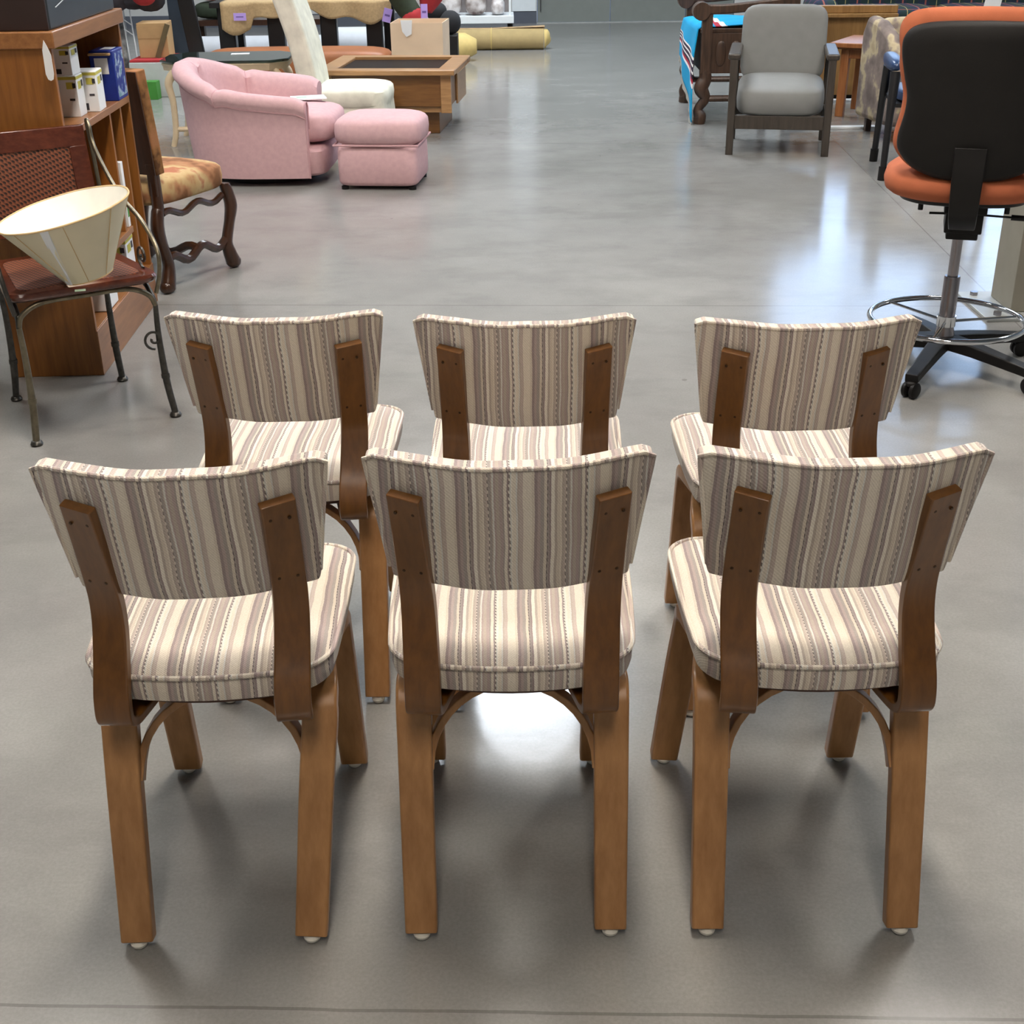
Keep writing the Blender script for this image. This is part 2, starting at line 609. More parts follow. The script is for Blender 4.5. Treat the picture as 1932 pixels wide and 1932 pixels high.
# ------------------------------------------------------------------ light levels
WARM, NEUT, COOL = (1.0, 0.89, 0.78, 1), (1.0, 0.95, 0.89, 1), (0.86, 0.93, 1.0, 1)
WIN_E = 4.0
EXPOSURE = 0.05
LAMPS = [
    (-0.1, 11.6, 2.0, 4.2, 19.0, COOL, 'large cool suspended light panel over the aisle beyond the chairs', 'light_panel'),
    (0.0, 2.3, 0.5, 1.5, 98.0, WARM, 'suspended lamp straight above the striped chairs'),
    (-2.5, 5.0, 0.5, 1.3, 90.0, NEUT, 'suspended lamp above the bookcase and metal chair'),
    (2.5, 5.0, 0.5, 1.3, 90.0, NEUT, 'suspended lamp above the drafting stool'),
    (-6.0, 8.5, 0.7, 2.4, 34.0, COOL, 'suspended lamp far left, level with the glass table'),
    (6.0, 8.5, 0.7, 2.4, 34.0, COOL, 'suspended lamp far right, level with the grey armchair'),
    (0.0, -2.2, 0.7, 2.4, 31.0, WARM, 'suspended lamp behind the viewpoint'),
]

# ------------------------------------------------------------------ the hall
M_WALL = plain('painted_wall', srgb(196, 197, 194), 0.8, var=0.03)
M_CEIL = plain('ceiling_deck', srgb(150, 152, 152), 0.85, var=0.05)
M_DOOR = plain('grey_door_paint', srgb(122, 127, 122), 0.55, var=0.03)
M_BASEGREY = plain('slate_base_paint', srgb(84, 89, 99), 0.6, var=0.03)
M_BOARDWHITE = plain('white_panel', srgb(226, 232, 234), 0.5, var=0.02)
X0, X1, Y0, Y1, H = -11.0, 12.0, -7.0, 17.3, 7.4
struct('floor', MB().bx(X0, X1, Y0, Y1 + 0.2, -0.1, 0.0), floor_mat(), smooth=False)
struct('ceiling', MB().bx(X0 - .2, X1 + .2, Y0 - .2, Y1 + .2, H, H + 0.15), M_CEIL, smooth=False)
struct('wall_left', MB().bx(X0 - 0.2, X0, Y0 - .2, Y1 + .2, -0.1, H), M_WALL, smooth=False)
struct('wall_right', MB().bx(X1, X1 + 0.2, Y0 - .2, Y1 + .2, -0.1, H), M_WALL, smooth=False)
struct('wall_front', MB().bx(X0, X1, Y0 - 0.2, Y0, -0.1, H), M_WALL, smooth=False)
# back wall with a door opening and high window openings on the right
wins = [(3.6, 5.9), (6.15, 8.45), (8.7, 11.0)]
wz0, wz1 = 1.9, 5.1
cz0, cz1 = 5.65, 6.6
wb = MB().bx(X0, 0.40, Y1, Y1 + 0.2, -0.1, H).bx(0.40, 2.9, Y1, Y1 + 0.2, 2.5, H).bx(2.9, wins[0][0], Y1, Y1 + .2, -0.1, H)
wb.bx(wins[0][0], X1, Y1, Y1 + .2, -0.1, wz0).bx(wins[0][0], X1, Y1, Y1 + .2, wz1, cz0).bx(wins[0][0], X1, Y1, Y1 + .2, cz1, H)
wb.bx(5.9, 6.15, Y1, Y1 + .2, cz0, cz1).bx(8.45, 8.7, Y1, Y1 + .2, cz0, cz1).bx(11.0, X1, Y1, Y1 + .2, cz0, cz1)
wb.bx(5.9, 6.15, Y1, Y1 + .2, wz0, wz1).bx(8.45, 8.7, Y1, Y1 + .2, wz0, wz1).bx(11.0, X1, Y1, Y1 + .2, wz0, wz1)
struct('wall_back', wb, M_WALL, smooth=False)
struct('baseboard_back', MB().bx(X0, 0.395, Y1 - 0.02, Y1, 0, 0.145), M_BASEGREY, smooth=False)
struct('trim_1', MB().bx(0.085, 0.385, Y1 - 0.03, Y1 - 0.001, 0.147, 2.4), M_BOARDWHITE, smooth=False)
d = MB().bx(0.41, 1.325, Y1 + 0.02, Y1 + 0.07, 0.01, 2.48).bx(1.335, 2.28, Y1 + 0.02, Y1 + 0.07, 0.01, 2.48).bx(2.29, 2.89, Y1 + 0.02, Y1 + 0.07, 0.01, 2.48)
dr = struct('door_1', d, M_DOOR, smooth=False)
MB().bx(0.44, 0.455, Y1 + 0.0, Y1 + 0.02, 0.145, 0.9).build('edge_bar', plain('dark_bar', srgb(60, 62, 62), 0.5), dr)
struct('trim_2', MB().bx(0.40, 2.9, Y1 - 0.06, Y1 + 0.02, 0.0, 0.008), plain('threshold', srgb(168, 170, 168), 0.4), smooth=False)

def glow(name, c, s):
    m = bpy.data.materials.new(name)
    m.use_nodes = True
    nt = m.node_tree
    nt.nodes.remove(nt.nodes['Principled BSDF'])
    e = nt.nodes.new('ShaderNodeEmission')
    e.inputs['Color'].default_value = c
    e.inputs['Strength'].default_value = s
    nt.links.new(e.outputs[0], nt.nodes['Material Output'].inputs['Surface'])
    return m
M_SKYPANE = glow('daylit_pane', (0.48, 0.68, 1.0, 1), WIN_E)
M_FRAME = plain('window_frame_metal', srgb(60, 62, 64), 0.4)
for i, (a, b, wz0, wz1) in enumerate([(a, b, wz0, wz1) for a, b in wins] + [(a, b, cz0, cz1) for a, b in wins]):
    w = struct('window_%d' % (i + 1), MB().bx(a, b, Y1 + 0.06, Y1 + 0.07, wz0, wz1), M_SKYPANE, smooth=False)
    fr = MB()
    for x in (a + 0.03, (a + b) / 2, b - 0.03):
        fr.bx(x - 0.035, x + 0.035, Y1 + 0.02, Y1 + 0.06, wz0, wz1)
    for z in ((wz0 + 0.03, 3.95, wz1 - 0.03) if wz0 < 3 else (wz0 + 0.03, wz1 - 0.03)):
        fr.bx(a, b, Y1 + 0.02, Y1 + 0.06, z - 0.05, z + 0.05)
    fr.build('window_frame', M_FRAME, w, smooth=False)

# ceiling lights: (x, y, sx, sy, strength, colour)
def lamp_fixture(x, y, sx, sy, watts, col, label, name='ceiling_light'):
    t = thing(name, label, 'light', (x, y, H), 0, 'suspended lamps of the hall')
    MB().bx(-sx / 2 - .04, sx / 2 + .04, -sy / 2 - .04, sy / 2 + .04, -1.89, -1.80).build('housing', M_BOARDWHITE, t, smooth=False)
    for q in (-1, 1):
        MB().tube([V(0, q * sy * 0.4, -1.8), V(0, q * sy * 0.4, 0)], 0.008, 6).build('hanger', M_BOARDWHITE, t)
    MB().bx(-sx / 2, sx / 2, -sy / 2, sy / 2, -1.898, -1.8905).build('diffuser', glow('lamp_diffuser', col, watts), t, smooth=False)
for L in LAMPS:
    lamp_fixture(*L)

sc = bpy.context.scene
wld = bpy.data.worlds.new('world')
wld.use_nodes = True
wld.node_tree.nodes['Background'].inputs[0].default_value = (0.5, 0.65, 1.0, 1)
wld.node_tree.nodes['Background'].inputs[1].default_value = 0.3
sc.world = wld
sc.view_settings.view_transform = 'Standard'
sc.view_settings.look = 'None'
sc.view_settings.gamma = 1
sc.view_settings.use_curve_mapping = False
sc.view_settings.exposure = EXPOSURE

# ------------------------------------------------------------------ more materials
M_OAK = wood('orange_oak_veneer', srgb(122, 74, 28), srgb(164, 106, 46), 'Z', 0.4, 0.8)
M_OAKX = wood('orange_oak_edge', srgb(130, 84, 46), srgb(168, 116, 68), 'Y', 0.35, 0.8)
M_MAHOG = wood('mahogany', srgb(72, 32, 20), srgb(104, 52, 34), 'X', 0.25, coat=0.3)
M_WALNUT = wood('dark_walnut', srgb(40, 22, 12), srgb(72, 42, 24), 'Z', 0.3, coat=0.2)
M_CARVED = wood('carved_dark_oak', srgb(46, 32, 24), srgb(92, 68, 52), 'Z', 0.4)
M_GREYWOOD = wood('grey_brown_wood', srgb(50, 44, 38), srgb(76, 68, 60), 'Z', 0.4)
M_TABLEOAK = wood('golden_oak', srgb(148, 108, 68), srgb(186, 144, 98), 'X', 0.35)
M_TABLEOAKZ = wood('golden_oak_body', srgb(104, 66, 30), srgb(134, 92, 46), 'X', 0.4)
M_CEDAR = wood('red_brown_table_wood', srgb(140, 84, 44), srgb(178, 118, 70), 'Z', 0.35)
M_GREYMET = plain('dark_wrought_iron', srgb(74, 72, 68), 0.36, 0.75, var=0.3, nscale=60)
M_BRONZE = plain('worn_silver_bronze', srgb(120, 112, 94), 0.36, 0.8, var=0.25, nscale=40)
M_CHROME = plain('chrome', srgb(210, 212, 216), 0.08, 1.0, var=0.02)
M_GREYSTEEL = plain('brushed_cylinder', srgb(150, 146, 150), 0.25, 1.0, var=0.05)
M_BLACK = plain('black_plastic', srgb(16, 14, 13), 0.5, var=0.2, spec=0.3)
M_BLACKDULL = plain('black_shell', srgb(20, 18, 16), 0.62, var=0.15, bump=0.15, bscale=350, spec=0.3)
M_RUSTFAB = plain('rust_upholstery', srgb(172, 98, 68), 0.9, var=0.08, bump=0.25, bscale=500, spec=0.2)
M_RUSTLEA = plain('cognac_leather', srgb(150, 90, 50), 0.5, var=0.15, nscale=6)
M_PINK = plain('pink_chenille', srgb(201, 165, 168), 0.95, var=0.05, nscale=40, bump=0.3, bscale=320, spec=0.15)
M_PINKW = plain('pink_welt', srgb(196, 156, 160), 0.9, var=0.08, spec=0.15)
M_IVORY = plain('ivory_damask', srgb(214, 212, 196), 0.9, var=0.12, nscale=12, bump=0.3, bscale=60, spec=0.15)
M_BEIGEP = plain('cream_painted_wood', srgb(206, 186, 154), 0.45, var=0.06)
M_GREYFAB = plain('grey_vinyl', srgb(128, 128, 126), 0.6, var=0.04, bump=0.1, bscale=300, spec=0.3)
M_WHITE = plain('white_paper', srgb(232, 234, 236), 0.7, var=0.02)
M_YEL = plain('yellow_print', srgb(196, 186, 80), 0.6, var=0.08)
M_BLUEBOX = plain('royal_blue_print', srgb(22, 44, 132), 0.4, var=0.12, nscale=30)
M_CARD = plain('cardboard', srgb(176, 142, 98), 0.85, var=0.06)
M_KRAFT = plain('kraft_paper', srgb(226, 200, 170), 0.8, var=0.05, nscale=6)
M_CREAMPAP = plain('cream_rolled_paper', srgb(210, 184, 116), 0.7, var=0.06, nscale=20)
M_RUGBACK = plain('tan_rug_backing', srgb(172, 150, 104), 0.9, var=0.06, bump=0.3, bscale=90)
M_BURLAP = plain('burlap', srgb(178, 152, 112), 0.95, var=0.12, nscale=60, bump=0.5, bscale=200)
M_INKBLACK = plain('black_paint', srgb(18, 17, 19), 0.4, var=0.2)
M_LILAC = plain('lilac_price_card', srgb(186, 160, 232), 0.6, var=0.03)
M_INK = plain('printed_ink', srgb(50, 46, 50), 0.6, var=0.1)
M_NAVY = plain('navy_vinyl', srgb(44, 66, 104), 0.3, var=0.1)
M_GREEN = plain('green_box_card', srgb(62, 132, 48), 0.6, var=0.1)
M_RED = plain('red_cloth', srgb(168, 44, 48), 0.85, var=0.15, nscale=20)
M_DKGREEN = plain('dark_green_cloth', srgb(46, 56, 40), 0.9, var=0.2, nscale=20)
M_SLATEC = plain('slate_blue_panel', srgb(62, 72, 84), 0.5, var=0.06)
M_POST = plain('taupe_painted_steel', srgb(132, 128, 116), 0.55, var=0.05)
M_PLATE = plain('galvanised_plate', srgb(172, 176, 176), 0.45, 0.3, var=0.08)
M_SHADEBK = plain('dark_grey_case', srgb(44, 50, 54), 0.45, var=0.08)
M_BROWNBK = plain('dark_brown_case', srgb(46, 30, 26), 0.5, var=0.12)

def glass_mat(name, c, rough=0.02):
    t = NT(name)
    t.set(Roughness=rough)
    t.b.inputs['Base Color'].default_value = c
    t.b.inputs['Transmission Weight'].default_value = 0.85
    t.b.inputs['IOR'].default_value = 1.45
    return t.m
M_GLASS = glass_mat('smoked_table_glass', srgb(84, 104, 96))
M_BAG = glass_mat('clear_plastic_bag', srgb(222, 216, 214), 0.25)

def caning(name):
    t = NT(name)
    v = t.mapping(scale=(1, 1, 1))
    sep = t.n('ShaderNodeSeparateXYZ')
    t.l(v, sep.inputs[0])
    k = 2 * PI / 0.019
    yz = t.math('ADD', sep.outputs[1], sep.outputs[2])
    a = t.math('SINE', t.math('MULTIPLY', sep.outputs[0], k))
    b = t.math('SINE', t.math('MULTIPLY', yz, k))
    d1 = t.math('SINE', t.math('MULTIPLY', t.math('ADD', sep.outputs[0], yz), k))
    hole = t.math('GREATER_THAN', t.math('MULTIPLY', a, b), 0.28)
    hole2 = t.math('GREATER_THAN', d1, 0.2)
    h = t.math('MULTIPLY', hole, 1.0)
    weave = t.mix(hole2, srgb(134, 78, 50), srgb(98, 54, 36))
    c = t.mix(h, weave, srgb(34, 16, 10))
    t.l(c, t.b.inputs['Base Color'])
    t.set(Roughness=0.5)
    t.bump(t.math('SUBTRACT', 1.0, h), 0.6, 0.002)
    return t.m
M_CANE = caning('woven_cane')

def blotch(name, stops, scale, rough=0.85, bump=0.2, dist=0.5):
    t = NT(name)
    f = t.noise(scale, 3, None, 0.45)
    w = t.noise(scale * 3, 2)
    f = t.math('ADD', f, t.math('MULTIPLY', t.math('SUBTRACT', w, 0.5), 0.25))
    t.l(t.ramp(f, stops), t.b.inputs['Base Color'])
    t.set(Roughness=rough)
    t.b.inputs['Specular IOR Level'].default_value = 0.2
    t.bump(t.noise(250, 2), bump, 0.002)
    return t.m
M_TAPESTRY = blotch('gold_rust_tapestry', [(0.34, srgb(124, 86, 58)), (0.42, srgb(158, 112, 80)), (0.5, srgb(174, 146, 104)), (0.58, srgb(182, 158, 116)), (0.64, srgb(160, 104, 78))], 7)
M_TAPEDGE = blotch('brown_tapestry_edge', [(0.36, srgb(84, 56, 34)), (0.5, srgb(132, 94, 56)), (0.62, srgb(150, 104, 70))], 14)
M_FLORAL = blotch('floral_wing_fabric', [(0.36, srgb(112, 100, 94)), (0.52, srgb(138, 124, 116)), (0.60, srgb(186, 170, 138)), (0.70, srgb(168, 150, 122))], 7)
M_SALMON = plain('salmon_knit', srgb(190, 104, 92), 0.95, var=0.2, nscale=50, bump=0.6, bscale=60)

def plaid(name):
    t = NT(name)
    sep = t.n('ShaderNodeSeparateXYZ')
    t.l(t.coord(), sep.inputs[0])
    def band(s, k, w, ph=0.0):
        return t.math('LESS_THAN', t.math('FRACT', t.math('ADD', t.math('MULTIPLY', s, k), ph)), w)
    yz = t.math('ADD', sep.outputs[1], sep.outputs[2])
    c = t.mix(t.math('MULTIPLY', band(sep.outputs[0], 5, 0.5), 0.8), srgb(30, 38, 66), srgb(26, 50, 44))
    c = t.mix(t.math('MULTIPLY', band(yz, 5, 0.5), 0.5), c, srgb(22, 40, 38))
    c = t.mix(t.math('MULTIPLY', band(sep.outputs[0], 5, 0.07, 0.2), 0.6), c, srgb(176, 96, 78))
    c = t.mix(t.math('MULTIPLY', band(yz, 5, 0.07, 0.2), 0.6), c, srgb(160, 88, 70))
    c = t.mix(t.math('MULTIPLY', band(sep.outputs[0], 5, 0.03, 0.7), 0.6), c, srgb(206, 190, 120))
    t.l(c, t.b.inputs['Base Color'])
    t.set(Roughness=0.95)
    return t.m
M_PLAID = plaid('navy_green_plaid')

def serape(name):
    """turquoise blanket; bands run across its length (v in UV-less local 'len' stored in z)"""
    t = NT(name)
    at = t.n('ShaderNodeAttribute', attribute_name='len')
    f = at.outputs['Fac']
    T_, W_, R_, K_ = srgb(0, 150, 200), srgb(240, 236, 236), srgb(176, 40, 60), srgb(50, 34, 58)
    c = t.ramp(f, [(0.0, T_), (0.30, W_), (0.33, R_), (0.36, T_), (0.62, W_), (0.635, K_), (0.66, W_), (0.675, K_), (0.70, W_), (0.715, K_), (0.745, R_), (0.77, W_), (0.80, T_), (0.985, T_)], 'CONSTANT')
    t.l(c, t.b.inputs['Base Color'])
    t.set(Roughness=0.95)
    t.bump(t.noise(160, 2), 0.4, 0.002)
    return t.m
M_SERAPE = serape('turquoise_serape')

# ------------------------------------------------------------------ oak bookcase, open towards the aisle
# local frame: origin at the near front foot, +y along the front, -x into the case
bc = thing('bookcase', 'orange oak open bookcase on the left, lightbulb cartons on its shelves', 'bookcase', (-1.401, 4.165, 0), math.radians(2.2))
Dp, Ln, Hh = 0.30, 0.90, 1.115
MB().bx(-Dp, 0, 0, 0.020, 0, 1.062).build('side_panel', M_OAK, bc, bevel=0.002)
MB().bx(-Dp, 0, Ln - 0.02, Ln, 0, 1.062).build('side_panel', M_OAK, bc, bevel=0.002)
MB().bx(-Dp, -Dp + 0.008, 0.02, Ln - 0.02, 0.05, 1.06).build('back_panel', M_OAK, bc)
MB().bx(-Dp - 0.01, 0.015, -0.012, Ln + 0.012, 1.062, 1.112).build('top', M_OAKX, bc, bevel=0.004)
MB().bx(-Dp + 0.01, -0.004, 0.0205, Ln - 0.0205, 0.0, 0.155).bx(-0.003, 0.004, 0.0, Ln, 0.0, 0.157).build('plinth', M_OAKX, bc, bevel=0.002)
MB().bx(-Dp + 0.01, 0.004, 0.0205, Ln - 0.0205, 0.782, 0.806).build('shelf', M_OAKX, bc, bevel=0.002)
MB().bx(-Dp + 0.01, 0.002, 0.0205, 0.577, 0.50, 0.526).build('shelf', M_OAKX, bc, bevel=0.002)
MB().bx(-Dp + 0.01, 0.002, 0.0205, 0.68, 0.335, 0.358).build('shelf', M_OAKX, bc, bevel=0.002)
MB().bx(-Dp + 0.01, -0.002, 0.58, 0.60, 0.359, 0.781).build('divider', M_OAK, bc, bevel=0.001)
MB().bx(-Dp + 0.01, -0.002, 0.74, 0.76, 0.1555, 0.781).build('divider', M_OAK, bc, bevel=0.001)

def on_case(name, label, cat, x, y, z, rz=0.0, group=None):
    c, s = math.cos(math.radians(2.2)), math.sin(math.radians(2.2))
    return thing(name, label, cat, (-1.401 + c * x - s * y, 4.165 + s * x + c * y, z), math.radians(2.2) + rz, group)

def bulb_carton(label, x, y, z, w, d, h, rz=0.0, ytop=True, dark=True):
    t = on_case('bulb_carton', label, 'box', x, y, z, rz, 'lightbulb cartons in the bookcase')
    MB().bx(-w / 2, w / 2, -d / 2, d / 2, 0, h).build('carton', M_WHITE, t, bevel=0.002)
    yb = MB()
    if ytop:
        yb.bx(-w / 2 - .0006, w / 2 + .0006, -d / 2 - .0006, d / 2 + .0006, h * 0.90, h * 0.97)
    yb.bx(w * 0.02, w * 0.36, -d / 2 - .001, -d / 2, h * 0.68, h * 0.84)
    yb.bx(w / 2, w / 2 + .001, -d * 0.3, d * 0.1, h * 0.66, h * 0.84)
    yb.build('yellow_band', M_YEL, t)
    ik = MB()
    ik.bx(w * 0.30, w * 0.44, -d / 2 - .0014, -d / 2, h * 0.70, h * 0.82)
    ik.bx(w * 0.10, w * 0.34, -d / 2 - .0014, -d / 2, h * 0.40, h * 0.45)
    ik.bx(w / 2, w / 2 + .0014, d * 0.18, d * 0.34, h * 0.70, h * 0.85)
    if dark:
        ik.bx(-w * 0.44, w * 0.0, -d / 2 - .0014, -d / 2, h * 0.05, h * 0.22)
    ik.build('print_block', M_INK, t)
    return t
bulb_carton('white bulb carton with yellow band, nearest on the top shelf', -0.074, 0.395, 0.806, 0.072, 0.085, 0.135, dark=False)
bulb_carton('white bulb carton with yellow lid and black block, beside the blue box', -0.040, 0.522, 0.806, 0.072, 0.110, 0.135, 0.05)
bulb_carton('yellow and white bulb carton standing on top of the nearest carton', -0.080, 0.400, 0.9415, 0.072, 0.090, 0.094, -0.03)
bulb_carton('white bulb carton with black block, low shelf behind the lampshade', -0.075, 0.66, 0.157, 0.115, 0.12, 0.165)
bulb_carton('white bulb carton in the bottom bay, below the cane seat', -0.06, 0.30, 0.157, 0.10, 0.14, 0.165, dark=False)
t = on_case('blue_carton', 'royal blue carton with white label at the end of the top shelf', 'box', -0.038, 0.800, 0.806)
MB().bx(-0.045, 0.042, -0.075, 0.075, 0, 0.175).build('carton', M_BLUEBOX, t, bevel=0.003)
MB().bx(-0.028, 0.020, -0.0765, -0.0752, 0.095, 0.150).build('label', M_WHITE, t)
MB().bx(-0.044, 0.034, -0.095, -0.0755, 0.160, 0.168).build('lid_edge', M_CARD, t, bevel=0.002)
MB().bx(0.0421, 0.0430, -0.066, 0.068, 0.012, 0.165).build('pale_print', blotch('blue_and_pale_print', [(0.40, srgb(26, 48, 130)), (0.50, srgb(60, 84, 150)), (0.56, srgb(170, 186, 206)), (0.64, srgb(90, 140, 150))], 26, 0.4), t)
MB().bx(-0.015, 0.025, -0.03, 0.05, 0.1751, 0.1762).build('top_label', M_WHITE, t)
for lab, x, y, z, s in (('white carton with blue print leaning in the middle bay', -0.075, 0.33, 0.3585, (0.10, 0.15, 0.12)),
                        ('thin white and green box upright in the narrow bay', -0.04, 0.665, 0.3585, (0.07, 0.03, 0.24))):
    t = on_case('small_carton', lab, 'box', x, y, z)
    MB().bx(-s[0] / 2, s[0] / 2, -s[1] / 2, s[1] / 2, 0, s[2]).build('carton', M_WHITE, t, bevel=0.002)
    MB().bx(-s[0] * 0.3, s[0] * 0.3, -s[1] / 2 - 0.001, -s[1] / 2, s[2] * 0.2, s[2] * 0.55).bx(s[0] / 2, s[0] / 2 + .001, -s[1] * .3, s[1] * .3, s[2] * .15, s[2] * .5).build('print_block', M_BLUEBOX if s[1] > .1 else M_GREEN, t)
tg = MB().prism([(0, 0), (0.008, 0.004), (0.012, 0.02), (0.012, 0.075), (0.004, 0.10), (-0.004, 0.118), (-0.012, 0.09), (-0.013, 0.02), (-0.008, 0.004)], (-1.404, 4.128, 0.972), (1, 0.0, 0), (0, -0.0, 1), (0, 0.002, 0)).build('paper_tag', M_WHITE)
tag(tg, 'white oval paper tag hanging at the corner of the bookcase', 'tag')
t = on_case('equipment_case', 'dark grey and brown equipment case sitting on the bookcase top', 'case', 0, 0, 1.1125)
MB().bx(-0.50, 0.0, 0.03, 0.86, 0, 0.30).build('case_body', M_SHADEBK, t, bevel=0.006)
MB().bx(-0.50, -0.003, 0.018, 0.0295, 0.0, 0.30).build('front_panel', M_BROWNBK, t, bevel=0.003)
MB().tube([V(0.004, 0.10, 0.06), V(0.006, 0.25, 0.085), V(0.004, 0.40, 0.07)], 0.002, 6).build('cable', plain('grey_cable', srgb(130, 132, 134), .4), t)

# ------------------------------------------------------------------ metal chair with cane seat and back, lampshade on it
A_, B_, C_, D_ = V(-1.424, 3.545, 0), V(-1.059, 3.770, 0), V(-1.318, 4.108, 0), V(-1.618, 3.932, 0)
cen = (A_ + B_ + C_ + D_) / 4
mc = thing('cane_chair', 'wrought metal chair with cane seat and back, lampshade on its seat', 'chair', cen)
a, b, c, d = (p - cen for p in (A_, B_, C_, D_))
def up(p, z, q=0.0):
    """point above foot p at height z, pulled inwards by q"""
    return V(p.x * (1 - q), p.y * (1 - q), z)
def hf(t_, p, z0=0.0):
    f_ = MB().lathe([(0, 0), (0.017, 0.0), (0.019, 0.006), (0.015, 0.014), (0.010, 0.016), (0, 0.016)], (p.x, p.y, 0), 16).build('foot_cap', M_GREYMET, t_)
    return f_
zs = 0.425
for p, nm in ((a, 'A'), (b, 'B'), (c, 'C'), (d, 'D')):
    mat = M_BRONZE if nm == 'A' else M_GREYMET
    mid = spline([up(p, 0.012), up(p, 0.12, 0.05), up(p, 0.26, 0.07), up(p, 0.36, 0.06)], 6)
    lg = MB().tube(mid, [0.0105, 0.0115, 0.0095, 0.008], 12)
    lg.tube([up(p, 0.128, 0.053), up(p, 0.142, 0.056)], 0.0135, 12)
    lo = lg.build('leg', mat, mc)
    hf(lo, p)
def rail(p, q, name, mat, drop=0.0, r=0.008):
    pts = [up(p, 0.36, 0.06), up(p, 0.39, 0.075) + (q - p) * 0.02, V(*((up(p, 0.415, 0.07) + (q - p) * 0.11))), V(*((p + (q - p) * 0.25) * 0.93 + V(0, 0, zs))),
           V(*(((p + q) / 2) * 0.93 + V(0, 0, zs))), V(*((q + (p - q) * 0.25) * 0.93 + V(0, 0, zs))), up(q, 0.415, 0.07) + (p - q) * 0.11, up(q, 0.39, 0.075) + (p - q) * 0.02, up(q, 0.36, 0.06)]
    return MB().tube(spline(pts, 6), r, 10).build(name, mat, mc)
rail(a, b, 'seat_rail', M_BRONZE)
rail(b, c, 'seat_rail', M_GREYMET)
rail(c, d, 'seat_rail', M_GREYMET)
rail(d, a, 'seat_rail', M_GREYMET)
# inner arches of the sides
for p, q in ((b, c), (d, a)):
    pts = [up(q, 0.24, 0.08), up(q, 0.32, 0.09) + (p - q) * .04, (q + (p - q) * .22) * .92 + V(0, 0, 0.385), (q + (p - q) * .42) * .92 + V(0, 0, 0.405), (q + (p - q) * .62) * .92 + V(0, 0, 0.412)]
    MB().tube(spline(pts, 6), 0.006, 8).build('inner_arch', M_GREYMET, mc)
# scroll on the front right leg
def scroll(base, ux, name='scroll', sc_=1.0):
    pts = []
    for k in range(26):
        s = k / 25
        an = -PI * 0.5 - s * 2.6 * PI
        r = 0.032 * (1 - 0.80 * s) * sc_
        pts.append(base + ux * (r * math.cos(an)) + V(0, 0, r * math.sin(an) + 0.032 * sc_))
    return MB().tube(pts, 0.0042, 8).build(name, M_GREYMET, mc)
ab = (b - a).normalized()
scroll(b * 0.95 + V(0, 0, 0.225) - ab * 0.022, ab)
# seat: mahogany frame with cane panel
def quad(k, z, n=7, rr=0.12):
    cs = [a * k, b * k, c * k, d * k]
    pts = []
    for i in range(4):
        p, q, r_ = cs[i - 1], cs[i], cs[(i + 1) % 4]
        p0, p1 = q + (p - q) * rr, q + (r_ - q) * rr
        for j in range(n):
            s = j / (n - 1)
            w = (1 - s) ** 2 * p0 + 2 * s * (1 - s) * q + s * s * p1
            pts.append(V(w.x, w.y, z))
    return pts
MB().loft([quad(1.00, 0.434), quad(1.04, 0.442), quad(1.05, 0.452), quad(1.03, 0.460), quad(0.86, 0.4605), quad(0.84, 0.456)]).build('seat_frame', M_MAHOG, mc)
MB().loft([quad(0.855, 0.4565), quad(0.85, 0.4612), quad(0.5, 0.4600)]).build('cane_seat', M_CANE, mc)
# back panel between posts over C and D
cd = (d - c).normalized()
back_n = ((c + d) / 2 - (a + b) / 2).normalized()
p0 = c * 1.02 + back_n * 0.0
lean = back_n * 0.055
def bp(u, z):           # u 0..1 from C to D
    s = (z - 0.46) / 0.37
    return c * 1.0 - cd * 0.012 + cd * (u * ((d - c).length + 0.05)) + lean * s + V(0, 0, z)
nb = back_n
def slab(u0, u1, z0, z1, th_, off, mat, name):
    r0 = [bp(u0, z0) + nb * off, bp(u1, z0) + nb * off, bp(u1, z1) + nb * off, bp(u0, z1) + nb * off]
    return MB().loft([r0, [p + nb * th_ for p in r0]]).build(name, mat, mc, bevel=0.004)
fr = MB()
for (u0, u1, z0, z1) in ((0, 1, 0.775, 0.835), (0, 1, 0.52, 0.575), (0, 0.14, 0.575, 0.775), (0.86, 1, 0.575, 0.775)):
    r0 = [bp(u0, z0), bp(u1, z0), bp(u1, z1), bp(u0, z1)]
    fr.loft([r0, [p + nb * 0.022 for p in r0]])
fr.build('back_frame', M_MAHOG, mc, bevel=0.003)
slab(0.135, 0.865, 0.57, 0.78, 0.006, 0.004, M_CANE, 'cane_back')
for s, p in ((0, c), (1, d)):
    sgn = 1 if s == 0 else -1
    top_ = bp(s, 0.835) - cd * 0.012 * sgn
    f_ = (b if s == 0 else a)
    pts = [up(p, 0.36, 0.06), bp(s, 0.5) - cd * 0.012 * sgn, bp(s, 0.70) - cd * 0.014 * sgn, top_ + V(0, 0, 0.004), top_ - nb * 0.02 + V(0, 0, -0.004), top_ - nb * 0.055 + V(0, 0, -0.07),
           (p + (f_ - p) * 0.42) * 1.06 + V(0, 0, 0.66), (p + (f_ - p) * 0.75) * 1.07 + V(0, 0, 0.60), (p + (f_ - p) * 0.95) * 1.07 + V(0, 0, 0.53), up(f_, 0.46, -0.03), up(f_, 0.40, 0.03)]
    MB().tube(spline(pts, 7), 0.0068, 10).build('side_rod', M_BRONZE if s == 0 else M_GREYMET, mc)
scroll(b * 0.96 + (c - b) * 0.16 + V(0, 0, 0.462), (b - c).normalized(), 'scroll', 1.15)
